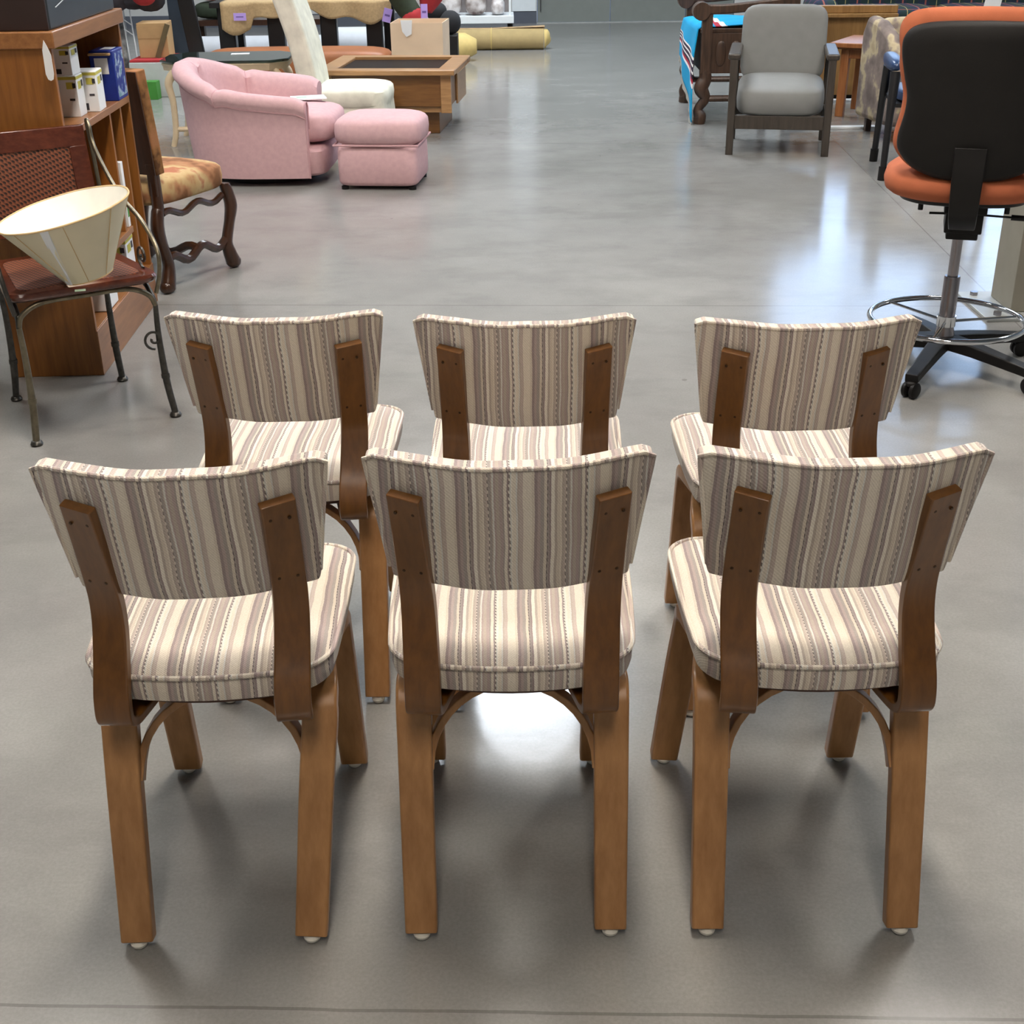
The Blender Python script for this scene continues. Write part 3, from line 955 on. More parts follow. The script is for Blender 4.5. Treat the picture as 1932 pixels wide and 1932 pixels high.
# lampshade, upside down and tilted on the cane seat
ls = thing('lampshade', 'cream parchment lampshade lying upside down on the cane seat', 'lampshade', (-1.236, 3.690, 0.4635))
M_SHADE = plain('parchment', srgb(238, 230, 206), 0.7, var=0.05, nscale=10)
_b = M_SHADE.node_tree.nodes['Principled BSDF']
tr = M_SHADE.node_tree.nodes.new('ShaderNodeBsdfTranslucent')
tr.inputs[0].default_value = srgb(254, 248, 228)
mxs = M_SHADE.node_tree.nodes.new('ShaderNodeMixShader')
mxs.inputs[0].default_value = 0.35
M_SHADE.node_tree.links.new(_b.outputs[0], mxs.inputs[1])
M_SHADE.node_tree.links.new(tr.outputs[0], mxs.inputs[2])
M_SHADE.node_tree.links.new(mxs.outputs[0], M_SHADE.node_tree.nodes['Material Output'].inputs['Surface'])
TR = Matrix.Rotation(math.radians(-11), 3, 'Y') @ Matrix.Rotation(math.radians(5), 3, 'X')
SO = V(-0.0, 0.0, 0.016)
def sh(r, z, an):
    lob = 1 + 0.012 * abs(math.cos(an * 4))
    return TR @ V(r * lob * math.cos(an), r * lob * math.sin(an), z) + SO
NSEG = 64
rings = []
def cone_wall(off, name, mat):
    rings = []
    prof = [(0.071, 0.0), (0.10, 0.05), (0.13, 0.10), (0.16, 0.15), (0.190, 0.20)]
    for r, z in [(r - off, z) for r, z in prof] + [(r - off - 0.0012, z) for r, z in prof[::-1]]:
        rings.append([sh(r, z, 2 * PI * j / NSEG) for j in range(NSEG)])
    rings.append(rings[0])
    return MB().loft(rings, True, False).build(name, mat, ls)
cone_wall(0.0, 'shade', M_SHADE)
cone_wall(0.0022, 'liner', plain('white_shade_liner', srgb(240, 238, 228), 0.8, var=0.05, nscale=16))
M_TRIM = plain('shade_binding', srgb(206, 178, 132), 0.8)
MB().tube([sh(0.1895, 0.2005, 2 * PI * j / NSEG) for j in range(NSEG)], 0.003, 8, True).build('top_binding', M_TRIM, ls)
MB().tube([sh(0.070, 0.0, 2 * PI * j / NSEG) for j in range(NSEG)], 0.0026, 8, True).build('bottom_binding', M_TRIM, ls)
for k in range(8):
    an = 2 * PI * (k + 0.35) / 8
    MB().tube([sh(0.0722, 0.002, an), sh(0.1905, 0.198, an)], 0.0012, 6).build('seam', M_TRIM, ls)
an = -2.18
MB().loft([[sh(0.073 + .0012, 0.0, an + e) for e in (-.16, .16)] + [sh(0.073, 0.0, an + e) for e in (.16, -.16)],
           [sh(0.192 + .0012, 0.198, an + .61 + e) for e in (-.06, .06)] + [sh(0.191, 0.198, an + .61 + e) for e in (.06, -.06)]]).build('torn_strip', M_WHITE, ls)
pt_ = tag(MB().box((-1.233, 3.585, 0.4632), (0.030, 0.020, 0.001), rz=0.3).build('price_tag', plain('mint_tag', srgb(198, 226, 196), 0.6)), 'small mint price tag on the cane seat in front of the lampshade', 'tag')

# ------------------------------------------------------------------ louis style side chair in gold tapestry
lc = thing('louis_chair', 'antique side chair with gold tapestry seat and wavy walnut legs', 'chair', (-1.412, 5.175, 0), math.radians(-25.1))
# local: +y forward, -x to the chair's left; right rear foot at the origin
Wd, Dd = 0.46, 0.44
def wavy(x, y, fx, fy, top, rear, nm='leg'):
    prof = [(0.0, 0.015), (0.0, 0.035), (-.012, 0.07), (-.02, 0.12), (0.004, 0.20), (0.022, 0.27), (0.010, 0.33), (0.0, 0.36), (0.0, top)]
    pts = [V(x + fx * q, y + fy * q, z) for q, z in prof]
    rad = [0.030, 0.032, 0.029, 0.024, 0.023, 0.028, 0.026, 0.024, 0.022]
    o_ = MB().tube(spline(pts, 5), rad, 10)
    o_.pillow((x, y + fy * 0.006, 0.026), (0.06, 0.065, 0.052), 2.4)
    return o_.build(nm, M_WALNUT, lc)
wavy(0, 0, 0.1, -1, 0.50, True)
wavy(-Wd, 0, -0.1, -1, 0.50, True)
wavy(0.005, Dd, 0.2, 1, 0.37, False)
wavy(-Wd - .005, Dd, -0.2, 1, 0.37, False)
def wave_bar(p, q, z, amp, nm, r=0.018):
    p, q = Vector(p), Vector(q)
    pts = [p + (q - p) * (k / 16) + V(0, 0, z + amp * math.sin(k / 16 * 4 * PI + 0.6)) for k in range(17)]
    return MB().tube(pts, r, 8).build(nm, M_WALNUT, lc)
wave_bar((0, 0.02, 0), (0, Dd - .02, 0), 0.125, 0.020, 'stretcher')
wave_bar((-Wd, 0.02, 0), (-Wd, Dd - .02, 0), 0.125, 0.020, 'stretcher')
wave_bar((0, Dd / 2, 0), (-Wd, Dd / 2, 0), 0.125, 0.020, 'stretcher')
wave_bar((0, 0.02, 0), (0, Dd - .02, 0), 0.315, 0.014, 'stretcher', 0.014)
MB().pillow((-Wd / 2, Dd / 2 + 0.005, 0.405), (Wd + 0.05, Dd + 0.07, 0.12), 5, crown=0.012).build('seat', M_TAPESTRY, lc)
for x in (0, -Wd):
    MB().strip([V(x, -0.002, 0.40), V(x, -0.004, 0.49), V(x, -0.008, 0.53)], (1, 0, 0), 0.040, 0.036).build('back_post', M_WALNUT, lc, bevel=0.003)
MB().strip([V(-Wd / 2, 0.010, 0.485), V(-Wd / 2, 0.002, 0.60), V(-Wd / 2, -0.014, 0.74), V(-Wd / 2, -0.030, 0.885)], (1, 0, 0), Wd + 0.060, 0.052).build('back_pad', M_TAPEDGE, lc, bevel=0.008)
MB().strip([V(-Wd / 2, -0.019, 0.485), V(-Wd / 2, -0.027, 0.60), V(-Wd / 2, -0.043, 0.74), V(-Wd / 2, -0.059, 0.88)], (1, 0, 0), Wd + 0.050, 0.006).build('back_cloth', M_WALNUT, lc, bevel=0.002)

# ------------------------------------------------------------------ pink tub armchair and ottoman
pk = thing('tub_armchair', 'pink upholstered tub armchair with channelled curved back, facing right', 'armchair', (-1.40, 7.70, 0), math.radians(-2))
plan = [(0.30, -0.395), (0.10, -0.405), (-0.10, -0.40), (-0.27, -0.35), (-0.385, -0.22), (-0.42, 0.0), (-0.385, 0.22), (-0.27, 0.35), (-0.10, 0.40), (0.10, 0.405), (0.26, 0.395)]
hts = [0.475, 0.495, 0.520, 0.565, 0.625, 0.650, 0.625, 0.575, 0.535, 0.515, 0.495]
cl = spline([V(x, y, h_) for (x, y), h_ in zip(plan, hts)], 8)
N = len(cl)
def sect(i):
    p = cl[i]
    tg = (cl[min(i + 1, N - 1)] - cl[max(i - 1, 0)])
    tg.z = 0
    tg.normalize()
    o_ = V(-tg.y, tg.x, 0)          # outward normal candidates
    if o_.dot(V(p.x, p.y, 0) - V(0.1, 0, 0)) < 0:
        o_ = -o_
    seam = min(abs(i - k) for k in (0, 20, 40, 60, N - 1))
    dip = 0.020 * math.exp(-(seam / 1.3) ** 2)
    Hh_ = p.z - dip
    q = V(p.x, p.y, 0)
    fl_ = 0.055 * max(0, (p.z - 0.47) / 0.18)
    prof = [(-0.005, 0.045), (0.0, 0.10), (0.004 + fl_ * .35, 0.30), (fl_ * .8 + .004, Hh_ - 0.085), (fl_ + 0.018, Hh_ - 0.060), (fl_ + 0.022, Hh_ - 0.035), (fl_ + 0.008, Hh_ - 0.010),
            (fl_ - 0.025, Hh_ + 0.002), (fl_ - 0.070, Hh_ - 0.004), (fl_ - 0.105, Hh_ - 0.030), (fl_ - 0.120 + dip, Hh_ - 0.08), (-0.125 + dip, 0.30), (-0.12, 0.12), (-0.10, 0.045)]
    return [q + o_ * a_ + V(0, 0, z_) for a_, z_ in prof]
MB().loft([sect(i) for i in range(N)]).build('tub_shell', M_PINK, pk)
for i in (20, 40, 60):
    s_ = sect(i)
    MB().tube([s_[k] for k in range(3, 12)], 0.004, 6).build('channel_seam', M_PINKW, pk)
wl = [sect(i)[3] + V(0, 0, 0) for i in range(N)]
MB().tube(wl, 0.005, 6).build('welt', M_PINKW, pk)
s_ = sect(0)
MB().tube([s_[k] + V(0.004, 0, 0) for k in range(0, 12)], 0.005, 6).build('welt', M_PINKW, pk)
MB().pillow((0.06, 0, 0.125), (0.66, 0.74, 0.165), 8, crown=0).build('base', M_PINK, pk)
MB().pillow((0.085, 0, 0.295), (0.71, 0.60, 0.175), 4.5, crown=0.02).build('seat_cushion', M_PINK, pk)
MB().tube([V(0.085 + 0.348 * math.cos(a_), 0.295 * math.sin(a_) * 1, 0.24) for a_ in [(-0.33 + 0.66 * k / 10) * PI for k in range(11)]], 0.004, 6).build('welt', M_PINKW, pk)
MB().lathe([(0, 0), (0.30, 0), (0.30, 0.045), (0, 0.045)], (0, 0, 0), 32).build('swivel_base', M_BLACK, pk)
bro = thing('brochure', 'white printed brochure lying on the pink armchair seat', 'brochure', (-1.17, 7.85, 0.405), 0.25)
MB().box((0, 0, 0.004), (0.20, 0.15, 0.006)).build('sheet', M_WHITE, bro)
MB().box((-0.04, 0, 0.0076), (0.06, 0.04, 0.0006)).build('print_block', plain('pale_green_print', srgb(150, 186, 160), .6), bro)

ot = thing('ottoman', 'pink upholstered ottoman with pillow top beside the pink armchair', 'ottoman', (-0.700, 7.385, 0), math.radians(-6))
MB().pillow((0, 0, 0.128), (0.455, 0.44, 0.225), 9).build('base', M_PINK, ot)
MB().pillow((0, 0, 0.305), (0.50, 0.47, 0.155), 4.2, crown=0.012).build('cushion', M_PINK, ot)
MB().tube([V(x, y, 0.243) for x, y in ((-.235, -.222), (.235, -.222), (.235, .222), (-.235, .222))], 0.006, 6, True).build('welt', M_PINKW, ot)
for x in (-0.19, 0.19):
    for y in (-0.18, 0.18):
        MB().lathe([(0, 0), (0.022, 0), (0.022, 0.018), (0, 0.018)], (x, y, 0), 14).build('foot', M_BLACK, ot)

# ------------------------------------------------------------------ ivory parsons chair behind
pa = thing('parsons_chair', 'ivory damask slipcovered chair with tall leaning back, behind the pink ottoman', 'chair', (-1.02, 8.61, 0), math.radians(-2))
MB().pillow((0.0, 0.0, 0.325), (0.56, 0.58, 0.13), 5, crown=0.015).build('seat_cushion', M_IVORY, pa)
sk = []
for z, e in ((0.0, 0.03), (0.15, 0.012), (0.32, 0.0)):
    ring = []
    for k in range(64):
        a_ = 2 * PI * k / 64
        ca, sa = math.cos(a_), math.sin(a_)
        x = math.copysign(abs(ca) ** 0.22, ca) * (0.265 + e)
        y = math.copysign(abs(sa) ** 0.22, sa) * (0.27 + e)
        rip = 0.008 * math.sin(a_ * 20) * (1 - z / 0.32)
        ring.append(V(x * (1 + rip), y * (1 + rip), z))
    sk.append(ring)
MB().loft(sk).build('skirt', M_IVORY, pa)
MB().strip(spline([V(-0.215, 0, 0.30), V(-0.225, 0, 0.45), V(-0.275, 0, 0.70), V(-0.36, 0, 0.98)], 5), (0, 1, 0), 0.46, 0.125).build('back', M_IVORY, pa, bevel=0.02)

# ------------------------------------------------------------------ coffee table with glass inset
ct = thing('coffee_table', 'golden oak coffee table with dark glass inset top', 'table', (-0.77, 9.37, 0), math.radians(-5.5))
tw, td = 0.47, 0.45
tp = MB().bx(-tw, tw, -td, -td + .12, 0.395, 0.43).bx(-tw, tw, td - .12, td, 0.395, 0.43).bx(-tw, -tw + .12, -td + .12, td - .12, 0.395, 0.43).bx(tw - .12, tw, -td + .12, td - .12, 0.395, 0.43)
tp.build('top_frame', M_TABLEOAK, ct, bevel=0.006)
MB().bx(-tw + .115, tw - .115, -td + .115, td - .115, 0.404, 0.412).build('glass_inset', plain('dark_smoked_glass', srgb(34, 26, 23), 0.4, var=0.1, spec=0.05), ct)
MB().bx(-0.43, 0.43, -0.40, 0.40, 0.19, 0.394).build('case', M_TABLEOAKZ, ct, bevel=0.004)
for x in (-0.405, 0.405):
    MB().bx(x - 0.035, x + 0.035, -0.412, -0.38, 0.15, 0.394).build('corner_post', M_TABLEOAK, ct, bevel=0.003)
MB().bx(0.431, 0.445, -0.10, 0.36, 0.17, 0.39).build('side_door', M_TABLEOAK, ct, bevel=0.003)
MB().bx(-0.38, 0.38, -0.38, -0.10, 0.15, 0.19).build('lower_shelf', M_TABLEOAK, ct, bevel=0.003)
MB().bx(-0.34, 0.34, -0.30, 0.34, 0.0, 0.19).build('plinth', M_TABLEOAKZ, ct, bevel=0.004)

# ------------------------------------------------------------------ cream glass-top table
gt = thing('glass_table', 'cream cabriole side table with octagonal dark glass top, behind the pink armchair', 'table', (-1.83, 8.88, 0), math.radians(2))
oc = [(-0.40, -0.16), (-0.30, -0.27), (0.30, -0.27), (0.40, -0.16), (0.40, 0.16), (0.30, 0.27), (-0.30, 0.27), (-0.40, 0.16)]
def octo(k, z):
    return [V(x * k, y * k, z) for x, y in oc]
MB().loft([octo(0.99, 0.475), octo(1.0, 0.50), octo(1.02, 0.515), octo(1.0, 0.523)]).build('apron', M_BEIGEP, gt)
MB().loft([octo(1.03, 0.5235), octo(1.04, 0.532), octo(1.03, 0.538)]).build('glass_top', M_GLASS, gt)
for x, y in ((-0.36, -0.21), (0.36, -0.21), (0.36, 0.21), (-0.36, 0.21)):
    sx = math.copysign(1, x)
    MB().tube(spline([V(x + sx * .02, y, 0.0), V(x - sx * .005, y, 0.10), V(x - sx * .01, y, 0.28), V(x + sx * .005, y, 0.40), V(x - sx * .05, y, 0.478)], 6), [0.018, 0.02, 0.021, 0.026, 0.03], 10).build('leg', M_BEIGEP, gt)
MB().tube([V(-0.36, -0.21, 0.11), V(0.36, -0.21, 0.11)], 0.016, 8).build('stretcher', M_BEIGEP, gt)
MB().tube([V(-0.36, 0.21, 0.11), V(0.36, 0.21, 0.11)], 0.016, 8).build('stretcher', M_BEIGEP, gt)
MB().tube(spline([V(-0.20, -0.21, 0.12), V(-0.10, -0.10, 0.16), V(0.0, 0.0, 0.14), V(0.10, 0.10, 0.16), V(0.20, 0.21, 0.12)], 6), 0.018, 8).build('cross_stretcher', M_BEIGEP, gt)
tag(MB().box((-1.77, 8.99, 0.540), (0.12, 0.07, 0.003), rz=0.1).build('paper_card', M_WHITE), 'white card lying on the dark glass tabletop', 'card')

# ------------------------------------------------------------------ drafting stool
ds = thing('drafting_stool', 'tall office stool with rust upholstery, black back shell and chrome foot ring', 'stool', (1.468, 4.130, 0), math.radians(-17))
MB().lathe([(0, 0.075), (0.050, 0.075), (0.050, 0.105), (0.034, 0.115), (0.026, 0.15), (0.026, 0.315), (0.0245, 0.32), (0, 0.32)], n=28).build('lower_column', M_GREYSTEEL, ds)
MB().lathe([(0, 0.3), (0.017, 0.3), (0.017, 0.50), (0, 0.50)], n=24).build('gas_cylinder', M_GREYSTEEL, ds)
for k in range(5):
    a_ = math.radians(254 + 72 * k)
    u = V(math.cos(a_), math.sin(a_), 0)
    w_ = V(-u.y, u.x, 0)
    lo = MB().strip([u * 0.02 + V(0, 0, 0.098), u * 0.12 + V(0, 0, 0.092), u * 0.24 + V(0, 0, 0.079), u * 0.345 + V(0, 0, 0.066)], w_, lambda q: 0.062 - 0.02 * q, lambda q: 0.045 - 0.016 * q).build('base_leg', M_BLACK, ds, bevel=0.004)
    cc = u * 0.335
    ax = (u * 0.3 + w_).normalized()
    cs = MB()
    for sgn in (-1, 1):
        q = ax.to_track_quat('Z', 'Y').to_matrix()
        cs.lathe([(0, -0.009), (0.022, -0.009), (0.0265, -0.005), (0.0265, 0.005), (0.022, 0.009), (0, 0.009)], cc + ax * sgn * 0.014 + V(0, 0, 0.0265), 20, q)
    cs.tube([cc + V(0, 0, 0.03), cc + V(0, 0, 0.07)], 0.008, 8)
    cs.pillow(cc + V(0, 0, 0.047), (0.04, 0.04, 0.022), 2.5, 10, 8)
    cs.build('caster', M_BLACK, lo)
MB().tube([V(0.250 * math.cos(2 * PI * k / 72), 0.250 * math.sin(2 * PI * k / 72), 0.172) for k in range(72)], 0.0095, 12, True).build('foot_ring', M_CHROME, ds)
sp_ = MB()
for k in range(3):
    a_ = math.radians(20 + 120 * k)
    sp_.tube([V(0.02 * math.cos(a_), 0.02 * math.sin(a_), 0.165), V(0.245 * math.cos(a_), 0.245 * math.sin(a_), 0.172)], 0.005, 8)
sp_.tube([V(0, 0, 0.15), V(0, 0, 0.185)], 0.031, 20)
sp_.build('ring_bracket', M_CHROME, ds)
MB().box((0.008, 0.0, 0.515), (0.115, 0.16, 0.075)).box((0.008, 0.0, 0.468), (0.098, 0.12, 0.03)).box((0.008, 0, 0.558), (0.13, 0.20, 0.03)).build('mechanism', M_BLACK, ds, bevel=0.004)
MB().tube([V(-0.05, -0.03, 0.53), V(-0.10, -0.035, 0.53)], 0.004, 8).build('lever', M_BLACK, ds)
MB().tube([V(0.06, -0.03, 0.53), V(0.155, -0.035, 0.528)], 0.0035, 8).tube([V(0.15, -0.035, 0.528), V(0.20, -0.037, 0.527)], 0.009, 10).build('lever', M_BLACK, ds)
MB().pillow((-0.005, 0.02, 0.635), (0.50, 0.47, 0.115), 2.9, crown=0.01).build('seat', M_RUSTFAB, ds)
MB().pillow((-0.005, 0.02, 0.592), (0.40, 0.38, 0.045), 3.2).build('seat_pan', M_BLACK, ds)
# back: outline given from the neck up, mirrored about x = cxb
cxb = -0.0
half = [(0.665 + (q_ - 0.56) * 0.885, w_) for q_, w_ in [(0.56, 0.0), (0.562, 0.06), (0.572, 0.11), (0.60, 0.165), (0.65, 0.205), (0.70, 0.212), (0.78, 0.200), (0.84, 0.199), (0.90, 0.212), (0.97, 0.226), (1.02, 0.226), (1.055, 0.205), (1.072, 0.165), (1.08, 0.10), (1.083, 0.0)]]
def back_outline(grow=0.0, ztop=0.0):
    pts = []
    H_ = [(z, x) for z, x in half]
    sp2 = spline([V(x, 0, z) for z, x in H_], 5)
    L_ = [(p.x + (grow if p.x > 0.02 else 0), p.z + (ztop if p.z > 1.0 else 0)) for p in sp2]
    return [(x, z) for x, z in L_] + [(-x, z) for x, z in L_[::-1][1:-1]]
def shell(layers, name, mat, cx=-0.005, y0=-0.235, bev=0.0):
    rings = []
    for grow, zt, off, k in layers:
        r_ = []
        for x, z in back_outline(grow, zt):
            zc = 0.90
            x2, z2 = x * k * 1.04, zc + (z - zc) * k
            yy = y0 + off + 0.9 * x2 * x2 + 0.20 * (z2 - 0.90) ** 2 - (z2 - 0.90) * 0.02
            r_.append(V(cx + x2, yy, z2))
        rings.append(r_)
    return MB().loft(rings).build(name, mat, ds)
shell([(0, 0, 0.004, 0.3), (0, 0, -0.002, 0.75), (0, 0, 0.0, 0.93), (0, 0, 0.008, 0.985), (0, 0, 0.022, 1.0), (0, 0, 0.03, 0.99)], 'back_shell', M_BLACKDULL)
shell([(0.0, 0, 0.026, 0.97), (0.006, 0.02, 0.032, 1.0), (0.012, 0.036, 0.055, 1.0), (0.006, 0.036, 0.085, 0.99), (0, 0.01, 0.10, 0.9), (0, 0, 0.105, 0.5)], 'backrest', M_RUSTFAB)
MB().strip(spline([V(-0.008, -0.232, 0.77), V(-0.008, -0.246, 0.66), V(-0.006, -0.235, 0.575), V(0.0, -0.14, 0.515), V(0.0, -0.05, 0.51)], 6), (1, 0, 0), lambda q: 0.095 - 0.02 * q, 0.022).build('back_bar', M_BLACK, ds, bevel=0.004)
for x in (-0.13, 0.13):
    MB().lathe([(0, 0), (0.008, 0), (0.008, 0.02), (0, 0.02)], (x, -0.10, 0.553), 10).build('seat_bolt', M_BLACK, ds)

# ------------------------------------------------------------------ steel post with floor plate
po = thing('steel_post', 'taupe square steel post on a floor plate at the right edge', 'post', (2.02, 4.80, 0), math.radians(0))
MB().bx(-0.105, 0.12, -0.09, 0.13, 0.012, 2.6).build('post', M_POST, po, bevel=0.004)
MB().bx(-0.22, 0.20, -0.17, 0.20, 0, 0.012).build('base_plate', M_PLATE, po, bevel=0.002)
for x, y in ((-0.165, 0.15), (-0.165, -0.12), (0.16, -0.13)):
    MB().lathe([(0, 0.012), (0.016, 0.012), (0.016, 0.026), (0, 0.026)], (x, y, 0), 6).build('anchor_nut', M_GREYSTEEL, po)

# ------------------------------------------------------------------ grey armchair
ga = thing('grey_armchair', 'grey vinyl armchair with dark wood frame, on the right of the aisle', 'armchair', (1.722, 8.355, 0), math.radians(-11))
for x in (-0.29, 0.29):
    for y, hh in ((-0.30, 0.575), (0.29, 0.56)):
        MB().strip([V(x, y, 0.0), V(x, y - (0.0 if y < 0 else 0), hh)], (1, 0, 0), 0.045 if y < 0 else 0.04, lambda q: 0.040 + 0.018 * q).build('leg', M_GREYWOOD, ga, bevel=0.003)
    MB().bx(x - 0.038, x + 0.038, -0.335, 0.31, 0.562, 0.598).build('armrest', M_GREYWOOD, ga, bevel=0.012, seg=3)
MB().bx(-0.27, 0.27, -0.305, -0.275, 0.155, 0.235).bx(-0.27, 0.27, 0.275, 0.30, 0.155, 0.235).bx(-0.30, -0.28, -0.29, 0.29, 0.17, 0.23).bx(0.28, 0.30, -0.29, 0.29, 0.17, 0.23).build('seat_rails', M_GREYWOOD, ga, bevel=0.002)
MB().pillow((0, -0.01, 0.325), (0.535, 0.62, 0.185), 5, crown=0.012, M=Matrix.Rotation(math.radians(3), 3, 'X')).build('seat_cushion', M_GREYFAB, ga)
MB().pillow((0, 0.285, 0.60), (0.535, 0.13, 0.46), 6, M=Matrix.Rotation(math.radians(-9), 3, 'X')).build('back_cushion', M_GREYFAB, ga)

# ------------------------------------------------------------------ carved settle with serape
cs = thing('carved_settle', 'dark carved wood settle with rounded arms behind the grey armchair', 'bench', (1.42, 9.30, 0), math.radians(-1.5))
# local: front faces -x, length along +y
for y in (0.0, 1.03):
    lg = MB()
    lg.tube(spline([V(-0.065, y, 0.0), V(-0.06, y, 0.05), V(-0.075, y, 0.10), V(-0.03, y, 0.17), V(-0.06, y, 0.24), V(-0.035, y, 0.30), V(-0.04, y, 0.36)], 5), [0.042, 0.046, 0.03, 0.036, 0.052, 0.045, 0.040], 12)
    lg.bx(-0.075, -0.005, y - 0.035, y + 0.035, 0.34, 0.74)
    lg.build('front_leg', M_CARVED, cs, bevel=0.003)
    MB().bx(0.52, 0.58, y - 0.03, y + 0.03, 0, 1.05).build('rear_leg', M_CARVED, cs, bevel=0.003)
    am = MB()
    am.strip(spline([V(-0.13, y, 0.760), V(0.05, y, 0.755), V(0.25, y, 0.77), V(0.54, y, 0.80)], 5), (0, 1, 0), 0.085, 0.06)
    am.tube([V(-0.085, y - 0.055, 0.745), V(-0.085, y + 0.055, 0.745)], 0.060, 20)
    am.build('arm', M_CARVED, cs, bevel=0.004)
    MB().tube([V(-0.03, y, 0.17), V(0.55, y, 0.17)], 0.022, 8).build('stretcher', M_CARVED, cs)
    MB().tube([V(-0.03, y, 0.30), V(0.55, y, 0.30)], 0.018, 8).build('stretcher', M_CARVED, cs)
    pn = MB().bx(-0.01, 0.53, y - 0.018, y + 0.018, 0.34, 0.60)
    for k in range(5):
        pn.pillow((0.06 + 0.1 * k, y - 0.02, 0.47), (0.075, 0.022, 0.17), 2.2, 10, 8)
    pn.build('carved_panel', M_CARVED, cs)
MB().bx(-0.06, -0.02, 0.03, 1.0, 0.34, 0.60).bx(-0.08, 0.55, 0.02, 1.01, 0.60, 0.628).build('seat', M_CARVED, cs, bevel=0.003)
bk = MB()
for k in range(6):
    bk.bx(0.535, 0.56, 0.08 + k * 0.165, 0.16 + k * 0.165, 0.63, 1.0)
bk.bx(0.52, 0.58, -0.02, 1.05, 1.0, 1.08)
bk.build('back_splats', M_CARVED, cs, bevel=0.003)
# the serape: over the seat, over its front edge and down to the floor in a tapering corner
def cloth(rows, mat, name, thick=0.006):
    n = len(rows[0])
    vs, fs, ln = [], [], []
    m_ = len(rows)
    for i, r_ in enumerate(rows):
        for p in r_:
            vs.append(Vector(p))
            ln.append(i / (m_ - 1))
    for i in range(m_ - 1):
        for j in range(n - 1):
            fs.append((i * n + j, i * n + j + 1, (i + 1) * n + j + 1, (i + 1) * n + j))
    me = bpy.data.meshes.new(name)
    me.from_pydata([tuple(p) for p in vs], [], fs)
    at = me.attributes.new('len', 'FLOAT', 'POINT')
    for k, q in enumerate(ln):
        at.data[k].value = q
    me.materials.append(mat)
    for p in me.polygons:
        p.use_smooth = True
    o_ = bpy.data.objects.new(name, me)
    COL.objects.link(o_)
    s_ = o_.modifiers.new('solid', 'SOLIDIFY')
    s_.thickness = thick
    s_.offset = 1
    s_.use_rim = True
    return o_
rows = []
cx0, cy0 = 1.42, 9.30
for i in range(40):
    s = i / 39
    row = []
    for j in range(17):
        q = j / 16
        y = cy0 + 0.05 + q * 0.80
        if s < 0.45:                                    # on the seat
            k = s / 0.45
            x = cx0 + 0.50 - k * 0.585
            z = 0.634 + 0.012 * math.sin(q * 9 + s * 8) ** 2
        else:
            k = (s - 0.45) / 0.55
            ln_ = 0.26 + 0.36 * (1 - q) ** 1.1
            z = 0.634 - k * ln_
            x = cx0 - 0.087 - 0.016 * math.sin(min(1, k * 2) * PI / 2) - 0.020 * (0.5 + 0.5 * math.sin(q * 11 + 1)) * min(1, k * 3)
            y = cy0 + 0.05 + q * 0.80 - 0.10 * k * (1 - q)
        row.append(V(x, y, max(z, 0.01)))
    rows.append(row)
se = cloth(rows, M_SERAPE, 'serape')
tag(se, 'turquoise striped serape draped over the carved settle seat and front', 'blanket')
frg = MB()
last = rows[-1]
for k in range(60):
    q = k / 59 * 15.99
    j = int(q)
    p = last[j] + (last[j + 1] - last[j]) * (q - j)
    ln_ = min(0.05, p.z - 0.003)
    if ln_ > 0.004:
        frg.tube([p + V(-0.003, 0, 0.004), p + V(-0.004 + 0.004 * math.sin(k * 7), 0.004 * math.cos(k * 5), -ln_)], 0.003, 5)
fo = frg.build('fringe', plain('pale_fringe', srgb(190, 190, 184), 0.95), se)
fo['kind'] = 'stuff'

# ------------------------------------------------------------------ small side table, chest, floor board
stb = thing('side_table', 'small red-brown wooden end table right of the grey armchair', 'table', (2.68, 9.62, 0), math.radians(-30))
for x in (-0.20, 0.20):
    for y in (-0.20, 0.20):
        MB().strip([V(x, y, 0), V(x * .97, y * .97, 0.46)], (1, 0, 0), 0.06, 0.055).build('leg', M_CEDAR, stb, bevel=0.004)
MB().bx(-0.19, 0.19, -0.215, -0.185, 0.40, 0.462).bx(-0.19, 0.19, 0.185, 0.215, 0.40, 0.462).bx(-0.215, -0.185, -0.19, 0.19, 0.40, 0.462).bx(0.185, 0.215, -0.19, 0.19, 0.40, 0.462).build('apron', M_CEDAR, stb, bevel=0.002)
MB().bx(-0.29, 0.29, -0.29, 0.29, 0.475, 0.51).bx(-0.25, 0.25, -0.25, 0.25, 0.462, 0.475).build('tabletop', M_CEDAR, stb, bevel=0.008)
ch = thing('blanket_chest', 'tan wooden chest with ledged lid behind the end table', 'chest', (2.60, 10.62, 0), math.radians(-4))
M_CHEST = wood('tan_chest_wood', srgb(134, 98, 52), srgb(172, 132, 78), 'Z', 0.45, 0.6)
MB().bx(-0.36, 0.36, -0.22, 0.22, 0.03, 0.60).build('case', M_CHEST, ch, bevel=0.004)
MB().bx(-0.40, 0.40, -0.27, 0.25, 0.60, 0.628).build('lid', M_CHEST, ch, bevel=0.004)
MB().bx(-0.40, 0.40, -0.235, -0.17, 0.6285, 0.685).build('lid_rail', M_CHEST, ch, bevel=0.006)
MB().bx(-0.34, 0.34, -0.20, 0.20, 0.0, 0.03).build('plinth', M_BLACK, ch)
for (x, y, w_, d_, lb) in ((2.22, 9.02, 0.62, 0.07, 'long white plank on the floor in front of the end table'), (2.66, 10.28, 0.7, 0.06, 'white plank on the floor at the foot of the chest')):
    tag(MB().box((x, y, 0.008), (w_, d_, 0.016)).build('floor_plank', M_WHITE, bevel=0.002), lb, 'plank')

